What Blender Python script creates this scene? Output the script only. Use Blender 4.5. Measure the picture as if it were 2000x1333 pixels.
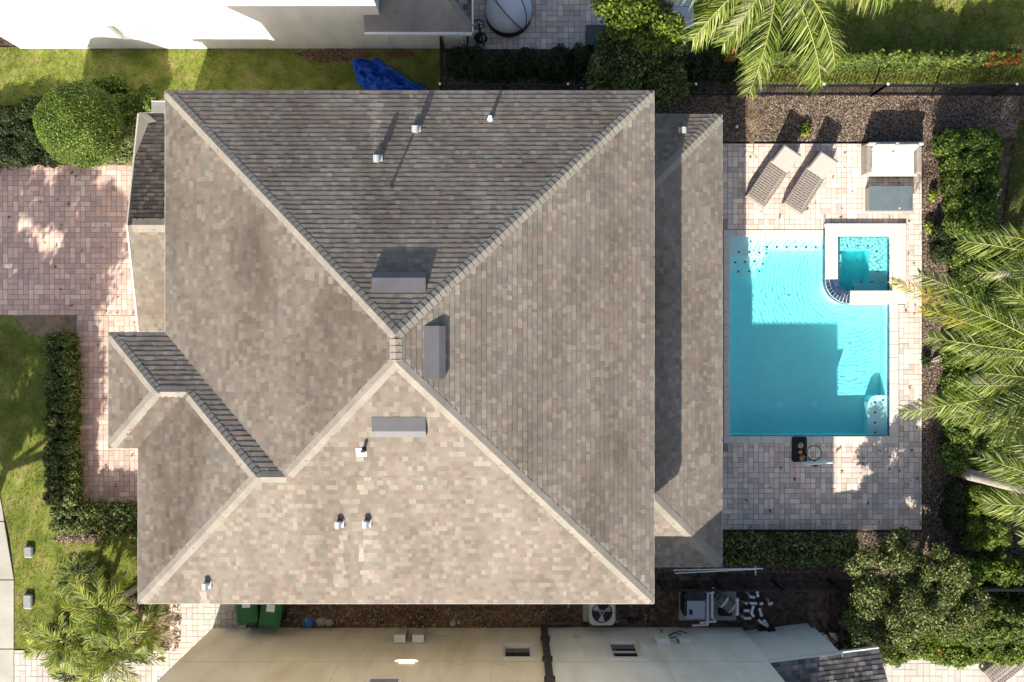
import bpy, math, random
import numpy as np
from mathutils import Vector, Matrix
for o in list(bpy.data.objects): bpy.data.objects.remove(o)
R = math.radians
sc = bpy.context.scene
random.seed(7); rng = np.random.default_rng(7)

# ---------------------------------------------------------------- camera, sky, sun, exposure
H, K = 28.0, 64.0                    # drone height (m), photo pixels per metre on the ground
CX, CY = 1000.0, 666.5
cam = bpy.data.cameras.new('camera'); camo = bpy.data.objects.new('camera', cam)
sc.collection.objects.link(camo); sc.camera = camo
camo.location = (0, 0, H); camo.rotation_euler = (0, 0, 0)
cam.sensor_width = 36; cam.lens = 36 * H / (2000 / K); cam.clip_start = .5; cam.clip_end = 2000

world = bpy.data.worlds.new("World"); sc.world = world; world.use_nodes = True
wn = world.node_tree; bg = wn.nodes['Background']
sky = wn.nodes.new('ShaderNodeTexSky'); sky.sky_type = 'NISHITA'; sky.sun_disc = False
SUNV = Vector((-0.5, -1.5, 1.0)).normalized()
sky.sun_elevation = math.asin(SUNV.z); sky.sun_rotation = math.atan2(SUNV.x, SUNV.y)
sky.air_density = 1.0; sky.dust_density = 2.5
wn.links.new(sky.outputs[0], bg.inputs[0]); bg.inputs[1].default_value = 0.10
sun = bpy.data.lights.new('sun', 'SUN'); suno = bpy.data.objects.new('sun', sun)
sc.collection.objects.link(suno); sun.energy = 5.0; sun.angle = R(0.5); sun.color = (1.0, .93, .82)
suno.rotation_euler = (-SUNV).to_track_quat('-Z', 'Y').to_euler(); suno.location = (-10, -30, 20)
vs = sc.view_settings; vs.view_transform = 'Standard'; vs.look = 'None'; vs.gamma = 1
vs.exposure = 0.95; vs.use_curve_mapping = False
cy = sc.cycles; cy.max_bounces = 8; cy.transparent_max_bounces = 12; cy.caustics_reflective = False
cy.caustics_refractive = False; cy.use_denoising = True

# ---------------------------------------------------------------- helpers
col = sc.collection
def W(px, py, z=0.0):
    """world point whose height is z, seen at photo pixel px,py by the drone"""
    k = 1 - z / H
    return Vector(((px - CX) / K * k, (CY - py) / K * k, z))
def T(tx, ty, z=0.0):
    return Vector(((tx - CX) / K, (CY - ty) / K, z))

def mat(name, color=(.5,.5,.5), rough=.7, metal=0.0, spec=.3, var=0.0, vscale=3.0, bump=0.0, bscale=40.0, tones=None, island=False, trans=0.0, dirt=None):
    m = bpy.data.materials.new(name); m.use_nodes = True
    nt = m.node_tree; b = nt.nodes['Principled BSDF']
    b.inputs['Roughness'].default_value = rough; b.inputs['Metallic'].default_value = metal
    b.inputs['Specular IOR Level'].default_value = spec
    N = nt.nodes.new; L = nt.links.new
    tc = N('ShaderNodeTexCoord'); out = None
    if tones:
        ramp = N('ShaderNodeValToRGB'); cr = ramp.color_ramp
        cr.interpolation = 'LINEAR' if not island else 'CONSTANT'
        while len(cr.elements) < len(tones): cr.elements.new(0.5)
        for i, t in enumerate(tones):
            cr.elements[i].position = i / max(1, len(tones) - (0 if island else 1)) ; cr.elements[i].color = (*t, 1)
        if island:
            g = N('ShaderNodeNewGeometry'); L(g.outputs['Random Per Island'], ramp.inputs[0])
        else:
            n = N('ShaderNodeTexNoise'); n.inputs['Scale'].default_value = vscale; n.inputs['Detail'].default_value = 8
            n.inputs['Roughness'].default_value = .65
            L(tc.outputs['Object'], n.inputs['Vector'])
            mr = N('ShaderNodeMapRange'); mr.inputs[1].default_value = .3; mr.inputs[2].default_value = .7
            L(n.outputs['Fac'], mr.inputs[0]); L(mr.outputs[0], ramp.inputs[0])
        out = ramp.outputs[0]
    else:
        rgb = N('ShaderNodeRGB'); rgb.outputs[0].default_value = (*color, 1); out = rgb.outputs[0]
    if var > 0:
        n = N('ShaderNodeTexNoise'); n.inputs['Scale'].default_value = vscale if not tones else vscale * .6
        n.inputs['Detail'].default_value = 7; L(tc.outputs['Object'], n.inputs['Vector'])
        mr = N('ShaderNodeMapRange'); mr.inputs[1].default_value = .25; mr.inputs[2].default_value = .75
        mr.inputs[3].default_value = 1 - var; mr.inputs[4].default_value = 1 + var; L(n.outputs['Fac'], mr.inputs[0])
        mx = N('ShaderNodeVectorMath'); mx.operation = 'SCALE'; L(out, mx.inputs[0]); L(mr.outputs[0], mx.inputs['Scale']); out = mx.outputs[0]
    if dirt:      # (colour, scale, low, high, stretch)
        n = N('ShaderNodeTexNoise'); n.inputs['Scale'].default_value = dirt[1]; n.inputs['Detail'].default_value = 6
        mp = N('ShaderNodeMapping'); mp.inputs['Scale'].default_value = dirt[4]; L(tc.outputs['Object'], mp.inputs[0]); L(mp.outputs[0], n.inputs['Vector'])
        mr = N('ShaderNodeMapRange'); mr.inputs[1].default_value = dirt[2]; mr.inputs[2].default_value = dirt[3]; L(n.outputs['Fac'], mr.inputs[0])
        mx = N('ShaderNodeMix'); mx.data_type = 'RGBA'; mx.blend_type = 'MULTIPLY'; L(mr.outputs[0], mx.inputs[0]); L(out, mx.inputs[6])
        mx.inputs[7].default_value = (*dirt[0], 1); out = mx.outputs[2]
    L(out, b.inputs['Base Color'])
    if bump > 0:
        n = N('ShaderNodeTexNoise'); n.inputs['Scale'].default_value = bscale; n.inputs['Detail'].default_value = 5
        L(tc.outputs['Object'], n.inputs['Vector']); bp = N('ShaderNodeBump'); bp.inputs['Strength'].default_value = bump
        bp.inputs['Distance'].default_value = .02; L(n.outputs['Fac'], bp.inputs['Height']); L(bp.outputs[0], b.inputs['Normal'])
    if trans > 0:
        tr = N('ShaderNodeBsdfTranslucent'); L(out, tr.inputs[0]); ms = N('ShaderNodeMixShader'); ms.inputs[0].default_value = trans
        L(b.outputs[0], ms.inputs[1]); L(tr.outputs[0], ms.inputs[2]); L(ms.outputs[0], nt.nodes['Material Output'].inputs[0])
    return m

class MB:
    def __init__(s): s.v = []; s.f = []; s.mi = []
    def face(s, pts, mi=0):
        n = len(s.v); s.v += [tuple(p) for p in pts]; s.f.append(tuple(range(n, n + len(pts)))); s.mi.append(mi)
    def add(s, vs_, fs, mi=0):
        n = len(s.v); s.v += [tuple(p) for p in vs_]
        for f in fs: s.f.append(tuple(n + i for i in f)); s.mi.append(mi)
    def box(s, a, b, mi=0, M=None, bev=0.0):
        x0, x1 = sorted((a[0], b[0])); y0, y1 = sorted((a[1], b[1])); z0, z1 = sorted((a[2], b[2]))
        if bev:
            e = min(bev, (x1-x0)/2.01, (y1-y0)/2.01, (z1-z0)/2.01)
            def ring(i, z): return [(x0+i,y0+e,z),(x0+e,y0+i,z),(x1-e,y0+i,z),(x1-i,y0+e,z),(x1-i,y1-e,z),(x1-e,y1-i,z),(x0+e,y1-i,z),(x0+i,y1-e,z)]
            def inner(z): return [(x0+e,y0+e+e*.4,z),(x0+e+e*.4,y0+e,z),(x1-e-e*.4,y0+e,z),(x1-e,y0+e+e*.4,z),(x1-e,y1-e-e*.4,z),(x1-e-e*.4,y1-e,z),(x0+e+e*.4,y1-e,z),(x0+e,y1-e-e*.4,z)]
            rings = [inner(z0), ring(0, z0+e), ring(0, z1-e), inner(z1)]
            V = [p for r in rings for p in r]; F = [tuple(range(7,-1,-1)), tuple(range(24,32))]
            for r in range(3):
                for i in range(8):
                    j = (i+1) % 8; F.append((r*8+i, r*8+j, r*8+8+j, r*8+8+i))
        else:
            V = [(x0,y0,z0),(x1,y0,z0),(x1,y1,z0),(x0,y1,z0),(x0,y0,z1),(x1,y0,z1),(x1,y1,z1),(x0,y1,z1)]
            F = [(3,2,1,0),(4,5,6,7),(0,1,5,4),(1,2,6,5),(2,3,7,6),(3,0,4,7)]
        if M is not None: V = [tuple(M @ Vector(p)) for p in V]
        s.add(V, F, mi)
    def tube(s, pts, r, n=8, mi=0, cap=True):
        pts = [Vector(p) for p in pts]; rs = r if isinstance(r, (list, tuple)) else [r] * len(pts)
        V = []; F = []
        for i, p in enumerate(pts):
            d = (pts[min(i+1, len(pts)-1)] - pts[max(i-1, 0)]).normalized()
            a = d.cross(Vector((0,0,1))); a = a.normalized() if a.length > .01 else Vector((1,0,0)); b = d.cross(a).normalized()
            for j in range(n):
                t = 2*math.pi*j/n; V.append(p + (a*math.cos(t) + b*math.sin(t)) * rs[i])
        for i in range(len(pts)-1):
            for j in range(n): F.append((i*n+j, i*n+(j+1)%n, (i+1)*n+(j+1)%n, (i+1)*n+j))
        if cap: F.append(tuple(range(n-1,-1,-1))); F.append(tuple((len(pts)-1)*n+j for j in range(n)))
        s.add(V, F, mi)
    def cyl(s, c, r, z0, z1, n=20, mi=0, r2=None):
        c = Vector(c); r2 = r if r2 is None else r2; V = []
        for z, q in ((z0, r), (z1, r2)):
            for j in range(n): V.append((c.x + q*math.cos(2*math.pi*j/n), c.y + q*math.sin(2*math.pi*j/n), z))
        F = [tuple(range(n-1,-1,-1)), tuple(range(n, 2*n))] + [(j, (j+1)%n, n+(j+1)%n, n+j) for j in range(n)]
        s.add(V, F, mi)
    def torus(s, c, r, q, axis=(0,0,1), n=28, m=8, mi=0):
        c = Vector(c); ax = Vector(axis).normalized(); a = ax.cross(Vector((1,0,0)) if abs(ax.x) < .9 else Vector((0,1,0))).normalized(); b = ax.cross(a)
        V = []; F = []
        for i in range(n):
            t = 2*math.pi*i/n; d = a*math.cos(t) + b*math.sin(t)
            for j in range(m):
                u = 2*math.pi*j/m; V.append(c + d*(r + q*math.cos(u)) + ax*q*math.sin(u))
        for i in range(n):
            for j in range(m): F.append((i*m+j, ((i+1)%n)*m+j, ((i+1)%n)*m+(j+1)%m, i*m+(j+1)%m))
        s.add(V, F, mi)
    def ball(s, c, r, n=16, m=10, mi=0, sc_=(1,1,1), jit=0.0):
        V = []; F = []; c = Vector(c)
        for i in range(m+1):
            ph = math.pi*i/m
            for j in range(n):
                t = 2*math.pi*j/n; q = 1 + (random.uniform(-jit, jit) if jit else 0)
                V.append((c.x + r*sc_[0]*q*math.sin(ph)*math.cos(t), c.y + r*sc_[1]*q*math.sin(ph)*math.sin(t), c.z + r*sc_[2]*q*math.cos(ph)))
        for i in range(m):
            for j in range(n): F.append((i*n+j, (i+1)*n+j, (i+1)*n+(j+1)%n, i*n+(j+1)%n))
        s.add(V, F, mi)
    def prism(s, poly, z0, z1, mi=0, bottom=True):
        n = len(poly); V = [(p[0], p[1], z0) for p in poly] + [(p[0], p[1], z1) for p in poly]
        F = [tuple(range(n, 2*n))] + [(j, (j+1)%n, n+(j+1)%n, n+j) for j in range(n)]
        if bottom: F.append(tuple(range(n-1,-1,-1)))
        s.add(V, F, mi)
    def build(s, name, mats, parent=None, smooth=False, loc=None):
        me = bpy.data.meshes.new(name); org = Vector(loc) if loc is not None else Vector((0,0,0))
        V = np.array(s.v, dtype=np.float64).reshape(-1, 3)
        if parent is not None: org = Vector(parent.location) if parent.parent is None else Vector(parent.parent.location)
        V = V - np.array(org)
        me.from_pydata(V.tolist(), [], s.f); 
        for m in (mats if isinstance(mats, (list, tuple)) else [mats]): me.materials.append(m)
        me.polygons.foreach_set('material_index', s.mi)
        if smooth: me.polygons.foreach_set('use_smooth', [True]*len(s.f))
        me.update(); o = bpy.data.objects.new(name, me); col.objects.link(o)
        if parent is not None: o.parent = parent
        else: o.location = org
        if parent is not None and parent.parent is not None: o.location = (0,0,0)
        return o

def tag(o, label=None, cat=None, group=None, kind=None):
    if label: o['label'] = label
    if cat: o['category'] = cat
    if group: o['group'] = group
    if kind: o['kind'] = kind
    return o
def thing(name, loc, label, cat, group=None):
    o = bpy.data.objects.new(name, None); col.objects.link(o); o.location = loc; o.empty_display_size = .2
    return tag(o, label, cat, group)
def copy_thing(src, loc, rz=0, label=None):
    r = src.copy(); col.objects.link(r); r.location = loc; r.rotation_euler = (0,0,rz)
    if label: r['label'] = label
    for ch in list(src.children):
        c = ch.copy(); col.objects.link(c); c.parent = r
        for g in list(ch.children):
            d = g.copy(); col.objects.link(d); d.parent = c
    return r

def raw_mesh(name, V, F, mats, parent=None, org=(0,0,0), mi=None):
    """V (n,3) numpy, F (m,4) or (m,3) numpy"""
    me = bpy.data.meshes.new(name); V = np.asarray(V, dtype=np.float32) - np.array(org, dtype=np.float32)
    k = F.shape[1]; me.vertices.add(len(V)); me.vertices.foreach_set('co', V.ravel())
    me.loops.add(F.size); me.loops.foreach_set('vertex_index', F.ravel().astype(np.int32))
    me.polygons.add(len(F)); me.polygons.foreach_set('loop_start', np.arange(0, F.size, k, dtype=np.int32))
    for m in (mats if isinstance(mats, (list, tuple)) else [mats]): me.materials.append(m)
    if mi is not None: me.polygons.foreach_set('material_index', mi.astype(np.int32))
    me.update(calc_edges=True); me.validate()
    o = bpy.data.objects.new(name, me); col.objects.link(o)
    if parent is not None: o.parent = parent
    else: o.location = org
    return o

# ---------------------------------------------------------------- materials
def shingle_mat(name, tones, dirt=(.72,.70,.68)):
    return mat(name, rough=.95, spec=.1, tones=tones, island=True, bump=.5, bscale=90, var=.10, vscale=9,
               dirt=(dirt, .6, .42, .70, (1.3, .45, 1.0)))
M = {}
TN = [(.20,.175,.155),(.25,.225,.195),(.165,.15,.135),(.27,.20,.17),(.22,.205,.18),(.30,.27,.225),(.18,.145,.13),(.24,.21,.185),(.23,.195,.165),(.33,.295,.25),(.205,.185,.165)]
def soften(T_, q, s=1.0):
    T_ = [(t[0]*1.01, t[1]*.995, t[2]*.955) for t in T_]
    m_ = [sum(t[i] for t in T_)/len(T_) for i in range(3)]; return [tuple((m_[i]+(t[i]-m_[i])*q)*s for i in range(3)) for t in T_]
M['shingle'] = shingle_mat('roof_shingle', soften(TN, .56, .94))
M['shingle_west_pale'] = shingle_mat('pale_west_shingle', soften(TN, .5, .93))  # paler west shingles for the bands beside the hips
M['shingle_pale'] = shingle_mat('pale_shingle', soften(TN, .4, 1.3))  # paler shingles for the run-off streaks and the hip bands
M['shingle_garage_shade'] = shingle_mat('shaded_shingle', soften([(.07,.062,.058),(.10,.088,.08),(.055,.05,.048),(.12,.105,.095),(.08,.068,.065)], .9))  # grazing-sun shade of the north slope put into a darker colour
M['shingle_grey'] = shingle_mat('grey_shingle', [(.13,.12,.12),(.19,.17,.165),(.085,.08,.08),(.15,.14,.14),(.26,.235,.22),(.11,.10,.10),(.20,.18,.175)])
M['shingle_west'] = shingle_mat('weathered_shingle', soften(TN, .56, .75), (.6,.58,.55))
M['cap'] = mat('cap_shingle', tones=[(.265,.238,.20),(.275,.247,.207),(.258,.231,.194),(.285,.256,.214),(.268,.241,.202)], island=True, rough=.95, spec=.1, bump=.4, bscale=80, var=.12, vscale=3)
M['fascia'] = mat('cream_fascia', (.62,.58,.52), rough=.5, var=.06)
M['stucco_beige'] = mat('beige_stucco', (.74,.675,.54), rough=.95, spec=.1, var=.07, vscale=.9, bump=.4, bscale=90, dirt=((.84,.80,.74),1.3,.42,.72,(1.6,1,.35)))
M['stucco_cool_light'] = mat('cool_light_stucco', (.80,.80,.75), rough=.95, spec=.1, var=.07, vscale=.9, bump=.4, bscale=90, dirt=((.85,.83,.79),1.3,.42,.72,(1.6,1,.35)))  # same beige wall, its cooler light put into the colour
M['stucco_white'] = mat('white_stucco', (.78,.77,.74), rough=.95, spec=.1, var=.04, vscale=1.2, bump=.35, bscale=90, dirt=((.86,.85,.83),1.3,.42,.72,(1.6,1,.35)))
M['trim'] = mat('white_trim', (.68,.67,.64), rough=.5, var=.04)
M['glass_dark'] = mat('window_glass', (.02,.025,.03), rough=.06, spec=.8)
M['blind'] = mat('window_blind', (.7,.7,.68), rough=.5)
M['soffit'] = mat('soffit', (.5,.48,.44), rough=.8, var=.05)
M['grey_metal'] = mat('grey_vent_metal', (.115,.112,.12), rough=.55, metal=.1, var=.12, vscale=2.5)
M['galv'] = mat('galvanised', (.60,.62,.63), rough=.4, metal=.45, var=.08)
M['white_plastic'] = mat('white_plastic', (.75,.75,.73), rough=.4, var=.05, vscale=8)
M['black'] = mat('black_powder_coat', (.012,.012,.013), rough=.4, spec=.5, var=.1)
M['black_rubber'] = mat('black_rubber', (.018,.018,.02), rough=.75, var=.2)
M['dark_metal'] = mat('dark_downspout', (.055,.052,.05), rough=.5, var=.1)
GT = [(.07,.09,.020),(.13,.165,.03),(.18,.21,.04),(.25,.235,.075),(.29,.23,.12)]
M['grass'] = mat('grass_turf', tones=GT, rough=.95, spec=.1, vscale=1.7, var=.35, bump=.9, bscale=60)
M['grass_dark'] = mat('dark_olive_turf', tones=[(0.031,0.043,0.012),(0.055,0.067,0.018),(0.083,0.084,0.028),(0.110,0.095,0.045)], rough=.95, spec=.1, vscale=2.2, var=.35, bump=.9, bscale=60)  # darker olive turf of the east lawn
M['blade'] = mat('grass_blade', tones=[(.08,.11,.018),(.15,.20,.03),(.22,.27,.045),(.11,.16,.02),(.30,.31,.08),(.32,.27,.13),(.05,.075,.012)], island=True, rough=.7, spec=.2, trans=.25)
M['mulch'] = mat('mulch', tones=[(0.039,0.028,0.021),(0.077,0.056,0.042),(0.131,0.095,0.070),(0.184,0.140,0.106)], rough=.95, spec=.1, vscale=7, var=.4, bump=1, bscale=50)
M['chip'] = mat('mulch_chip', tones=[(0.057,0.038,0.029),(0.115,0.081,0.059),(0.194,0.138,0.101),(0.272,0.215,0.166),(0.086,0.058,0.043),(0.215,0.147,0.101),(0.330,0.285,0.231)], island=True, rough=.9, spec=.15)
M['dirt'] = mat('bare_dirt', tones=[(.05,.03,.018),(.14,.075,.035),(.20,.11,.05),(.26,.16,.085)], rough=.95, spec=.1, vscale=1.6, var=.3, bump=.8, bscale=30)
M['sand'] = mat('sandy_patch', tones=[(.13,.10,.065),(.25,.19,.12),(.33,.26,.17)], rough=.95, spec=.1, vscale=4, var=.2, bump=.6, bscale=40)
M['joint'] = mat('paver_joint', (.30,.25,.215), rough=.95, var=.2)
M['paver_deck'] = mat('deck_paver', tones=[(0.684,0.560,0.479),(0.582,0.483,0.412),(0.757,0.602,0.492),(0.524,0.420,0.372),(0.801,0.686,0.585),(0.655,0.490,0.412),(0.612,0.539,0.479),(0.728,0.616,0.512)], island=True, rough=.85, spec=.2, var=.10, vscale=5, bump=.3, bscale=70)
M['paver_pink'] = mat('pink_paver', tones=[(0.626,0.429,0.356),(0.531,0.356,0.304),(0.704,0.491,0.395),(0.579,0.413,0.356),(0.750,0.571,0.471),(0.516,0.380,0.335),(0.657,0.443,0.349)], island=True, rough=.85, spec=.2, var=.10, vscale=5, bump=.3, bscale=70)
M['paver_pale'] = mat('pale_paver', tones=[(0.552,0.504,0.444),(0.504,0.456,0.408),(0.600,0.540,0.468),(0.456,0.420,0.384)], island=True, rough=.85, spec=.2, var=.08, vscale=5, bump=.3, bscale=70)
M['concrete'] = mat('concrete', (.40,.38,.34), rough=.9, var=.16, vscale=1.2, bump=.25, bscale=60)
M['coping'] = mat('coping_stone', (.60,.56,.49), rough=.8, var=.06, vscale=3, bump=.15, bscale=60)
M['plaster'] = mat('pool_plaster', (.74,.90,.90), rough=.7, var=.04, vscale=3)
M['blue_tile'] = mat('blue_tile', tones=[(.02,.045,.10),(.035,.06,.12),(.06,.09,.15),(.03,.05,.09),(.015,.03,.07)], island=True, rough=.2, spec=.6)
M['grout'] = mat('white_grout', (.55,.57,.58), rough=.8)
M['trunk'] = mat('palm_trunk', tones=[(.22,.19,.16),(.34,.30,.26),(.42,.39,.34)], rough=.9, vscale=6, var=.2, bump=.8, bscale=25)
M['bark'] = mat('bark', tones=[(.05,.037,.027),(.11,.085,.065)], rough=.95, vscale=8, bump=.8, bscale=30)
def leaf(name, tones, tr=.3, rough=.55, spec=.22, var=.35): return mat(name, tones=tones, island=True, rough=rough, spec=spec, trans=tr, var=var, vscale=2.4)
M['leaf_box'] = leaf('boxwood_leaf', [(.055,.10,.012),(.09,.15,.018),(.14,.21,.026),(.032,.06,.009),(.26,.32,.08),(.07,.115,.014)])
M['leaf_mid'] = leaf('glossy_leaf', [(.08,.125,.015),(.14,.19,.02),(.05,.08,.012),(.22,.28,.035),(.10,.15,.018)])
M['leaf_hedge'] = leaf('hedge_leaf', [(.055,.085,.014),(.10,.135,.022),(.17,.205,.045),(.03,.045,.01),(.32,.36,.15),(.07,.10,.018)])
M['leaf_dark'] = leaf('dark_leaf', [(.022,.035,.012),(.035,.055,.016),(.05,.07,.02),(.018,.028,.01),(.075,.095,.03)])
M['leaf_bright'] = leaf('bright_leaf', [(.12,.17,.015),(.19,.25,.022),(.27,.33,.035),(.09,.13,.012),(.34,.38,.06)])
M['leaf_pale'] = leaf('variegated_leaf', [(.15,.18,.06),(.22,.25,.10),(.09,.12,.035),(.30,.32,.15),(.12,.15,.04)])
M['leaf_olive'] = leaf('olive_leaf', [(.07,.095,.02),(.12,.15,.035),(.20,.23,.07),(.045,.06,.015),(.30,.33,.15),(.10,.13,.025)])
M['leaf_orange'] = leaf('orange_croton_leaf', [(.07,.11,.02),(.40,.12,.03),(.10,.15,.03),(.32,.16,.03),(.14,.18,.03),(.36,.08,.02),(.20,.22,.04)])
M['leaf_croton'] = leaf('croton_leaf', [(.06,.10,.02),(.10,.16,.03),(.18,.22,.035),(.05,.08,.018),(.09,.13,.025),(.20,.24,.04),(.12,.15,.03),(.08,.12,.02),(.05,.07,.02)])
M['frond'] = leaf('palm_leaflet', [(.11,.16,.02),(.17,.23,.03),(.24,.30,.05),(.08,.12,.016),(.32,.36,.12),(.14,.19,.025),(.40,.42,.22)], tr=.35, rough=.5)
M['frond_bright'] = leaf('bright_leaflet', [(.17,.22,.02),(.26,.32,.035),(.34,.38,.06),(.12,.16,.015),(.42,.44,.14),(.2,.26,.025)], tr=.4, rough=.5)
M['frond_yellow'] = leaf('yellowing_leaflet', [(.52,.46,.03),(.60,.50,.03),(.40,.42,.04),(.58,.34,.03),(.42,.18,.03)], tr=.3)
M['frond_dry'] = leaf('dry_leaflet', [(.24,.17,.10),(.33,.25,.16),(.15,.10,.06),(.40,.33,.24)], tr=.1)
M['rachis'] = mat('palm_rachis', (.32,.33,.08), rough=.5, var=.15)
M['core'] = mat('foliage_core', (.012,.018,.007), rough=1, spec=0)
M['flower'] = leaf('orange_flower', [(.6,.12,.02),(.5,.06,.02),(.65,.2,.05)], tr=.2)

# ---------------------------------------------------------------- generic builders
def clip_poly(sub, clip):
    """Sutherland-Hodgman, clip convex CCW"""
    out = sub
    for i in range(len(clip)):
        a = clip[i]; b = clip[(i+1) % len(clip)]; ex, ey = b[0]-a[0], b[1]-a[1]
        inp = out; out = []
        if not inp: return []
        def side(p): return ex*(p[1]-a[1]) - ey*(p[0]-a[0])
        for j in range(len(inp)):
            p = inp[j-1]; q = inp[j]; sp, sq = side(p), side(q)
            if sq >= -1e-9:
                if sp < -1e-9:
                    t = sp/(sp-sq); out.append((p[0]+t*(q[0]-p[0]), p[1]+t*(q[1]-p[1])))
                out.append(q)
            elif sp >= -1e-9:
                t = sp/(sp-sq); out.append((p[0]+t*(q[0]-p[0]), p[1]+t*(q[1]-p[1])))
    return out
def area2(p): return sum(p[i-1][0]*p[i][1] - p[i][0]*p[i-1][1] for i in range(len(p)))

PALE = []      # run-off streaks below vents and paler bands beside the hips: (x0,y0,x1,y1,chance) or ('l',x0,y0,x1,y1,w,chance), photo pixels
def is_pale(p):
    k = 1-p.z/H; x = CX+p.x*K/k; y = CY-p.y*K/k
    for q in PALE:
        if q[0] == 'l':
            _, a, b, c, d, w, ch = q; L2 = (c-a)**2+(d-b)**2; t = ((x-a)*(c-a)+(y-b)*(d-b))/L2
            if 0 < t < 1:
                s_ = ((x-a)*(d-b)-(y-b)*(c-a))/math.sqrt(L2)
                if 0 < s_ < w and random.random() < ch*(1-.6*s_/w): return True
        elif q[0] < x < q[2] and q[1] < y < q[3] and random.random() < q[4]: return True
    return False
def shingle_face(mb, pts, mi=0, course=.128, thick=.0115, voff=0.0, eave=None):
    """pts: coplanar convex polygon; eave (two points) gives the course direction"""
    e0, e1 = (pts[0], pts[1]) if eave is None else eave
    U = (e1 - e0); U.z = 0; U.normalize()
    n = Vector((0,0,0))
    for i in range(1, len(pts)-1): n += (pts[i]-pts[0]).cross(pts[i+1]-pts[0])
    n.normalize()
    if n.z < 0: n = -n
    U = (U - n*U.dot(n)).normalized(); V = n.cross(U).normalized()
    if V.z < 0: V = -V
    O = e0
    uv = [((p-O).dot(U), (p-O).dot(V)) for p in pts]
    if area2(uv) < 0: uv = uv[::-1]
    mb.face([O + U*a + V*b - n*.004 for a, b in uv] if U.cross(V).dot(n) > 0 else [O + U*a + V*b - n*.004 for a, b in uv][::-1], mi)
    v0 = min(p[1] for p in uv); v1 = max(p[1] for p in uv); u0 = min(p[0] for p in uv); u1 = max(p[0] for p in uv)
    r = math.floor((v0-voff)/course)
    flip = U.cross(V).dot(n) < 0
    while r*course+voff < v1:
        a = r*course + voff; b = a + course; u = u0 - random.uniform(0, .3)
        while u < u1:
            w = random.choice((.08,.10,.11,.12,.14,.15,.17,.20)); t = thick*random.choice((.75,.9,1,1,1.15,1.3))
            pg = clip_poly([(u,a),(u+w,a),(u+w,b),(u,b)], uv)
            u += w
            if len(pg) < 3 or abs(area2(pg)) < 1e-5: continue
            fm = mi
            if PALE and is_pale(O + U*(u-w/2) + V*(a+course/2)): fm = 1
            P = [O + U*p[0] + V*p[1] + n*(t + (.001-t)*(p[1]-a)/course) for p in pg]
            N0 = len(mb.v); mb.v += [tuple(p) for p in P]; idx = list(range(N0, N0+len(P)))
            mb.f.append(tuple(idx if not flip else idx[::-1])); mb.mi.append(fm)
            low = [i for i, p in enumerate(pg) if abs(p[1]-a) < 1e-6]
            if len(low) >= 2:
                i, j = min(low, key=lambda q: pg[q][0]), max(low, key=lambda q: pg[q][0])
                N1 = len(mb.v); mb.v += [tuple(O + U*pg[i][0] + V*a - n*.003), tuple(O + U*pg[j][0] + V*a - n*.003)]
                mb.f.append((idx[i], N1, N1+1, idx[j])); mb.mi.append(fm)
        r += 1

def cap_line(mb, a, b, n1, n2, w=.14, step=.15, mi=0, lift=.012):
    """overlapping folded cap shingles from a (low) to b (high)"""
    d = (b-a); Lh = d.length; d.normalize()
    def down(n):
        s = n.cross(d).normalized()
        return s if s.z < 0 else -s
    s1, s2 = down(n1), down(n2)
    if abs(d.z) < .01:
        s1 = n1.cross(d).normalized(); s1 = s1 if s1.z < 0 else -s1; s2 = n2.cross(d).normalized(); s2 = s2 if s2.z < 0 else -s2
    up = (n1+n2).normalized(); k = 0; t = .10
    while t < Lh:
        e = min(t+step+.03, Lh+.02); h0 = lift+random.uniform(.004,.007); h1 = lift*.5
        ww = w*random.uniform(.985,1.015)
        A = [a + d*t + s1*ww + up*h0, a + d*t + up*(h0+.008), a + d*t + s2*ww + up*h0]
        B = [a + d*e + s1*ww + up*h1, a + d*e + up*(h1+.004), a + d*e + s2*ww + up*h1]
        lo = [p - up*.03 for p in A]; lb = [B[0]-up*.03, B[2]-up*.03]
        mb.add(A+B+lo+lb, [(0,1,4,3),(1,2,5,4),(0,6,7,1),(1,7,8,2),(0,3,9,6),(2,8,10,5)], mi)
        t += step

def leaf_cloud(blobs, density, size, shell=(.72,1.06), flat=.35, up=.5, seed=1, lumpy=1.0):
    """blobs: (c, (rx,ry,rz)); leaves as small four sided blades spread through each blob's outer volume"""
    g = np.random.default_rng(seed); Ps = []; Ns = []
    for c, r in blobs:
        r = np.array(r); A = 4*math.pi*((( (r[0]*r[1])**1.6 + (r[0]*r[2])**1.6 + (r[1]*r[2])**1.6)/3)**(1/1.6))
        n = max(6, int(A*density)); d = g.normal(size=(n,3)); d /= np.linalg.norm(d, axis=1)[:,None]
        d[:,2] = np.where(d[:,2] < -.3, -d[:,2], d[:,2])
        q = g.uniform(shell[0], shell[1], n)[:,None]; lump = 1 + lumpy*.10*np.sin(d[:,0:1]*7+c[0]*3)*np.cos(d[:,1:2]*6+c[1]*5) + lumpy*.06*np.sin(d[:,2:3]*11+c[0])
        Ps.append(np.array(c) + d*r*q*lump); Ns.append(d/r/np.linalg.norm(d/r, axis=1)[:,None])
    P = np.vstack(Ps); N = np.vstack(Ns)
    keep = P[:,2] > .02; P = P[keep]; N = N[keep]
    return blades(P, N, size, flat, up, g)
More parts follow.
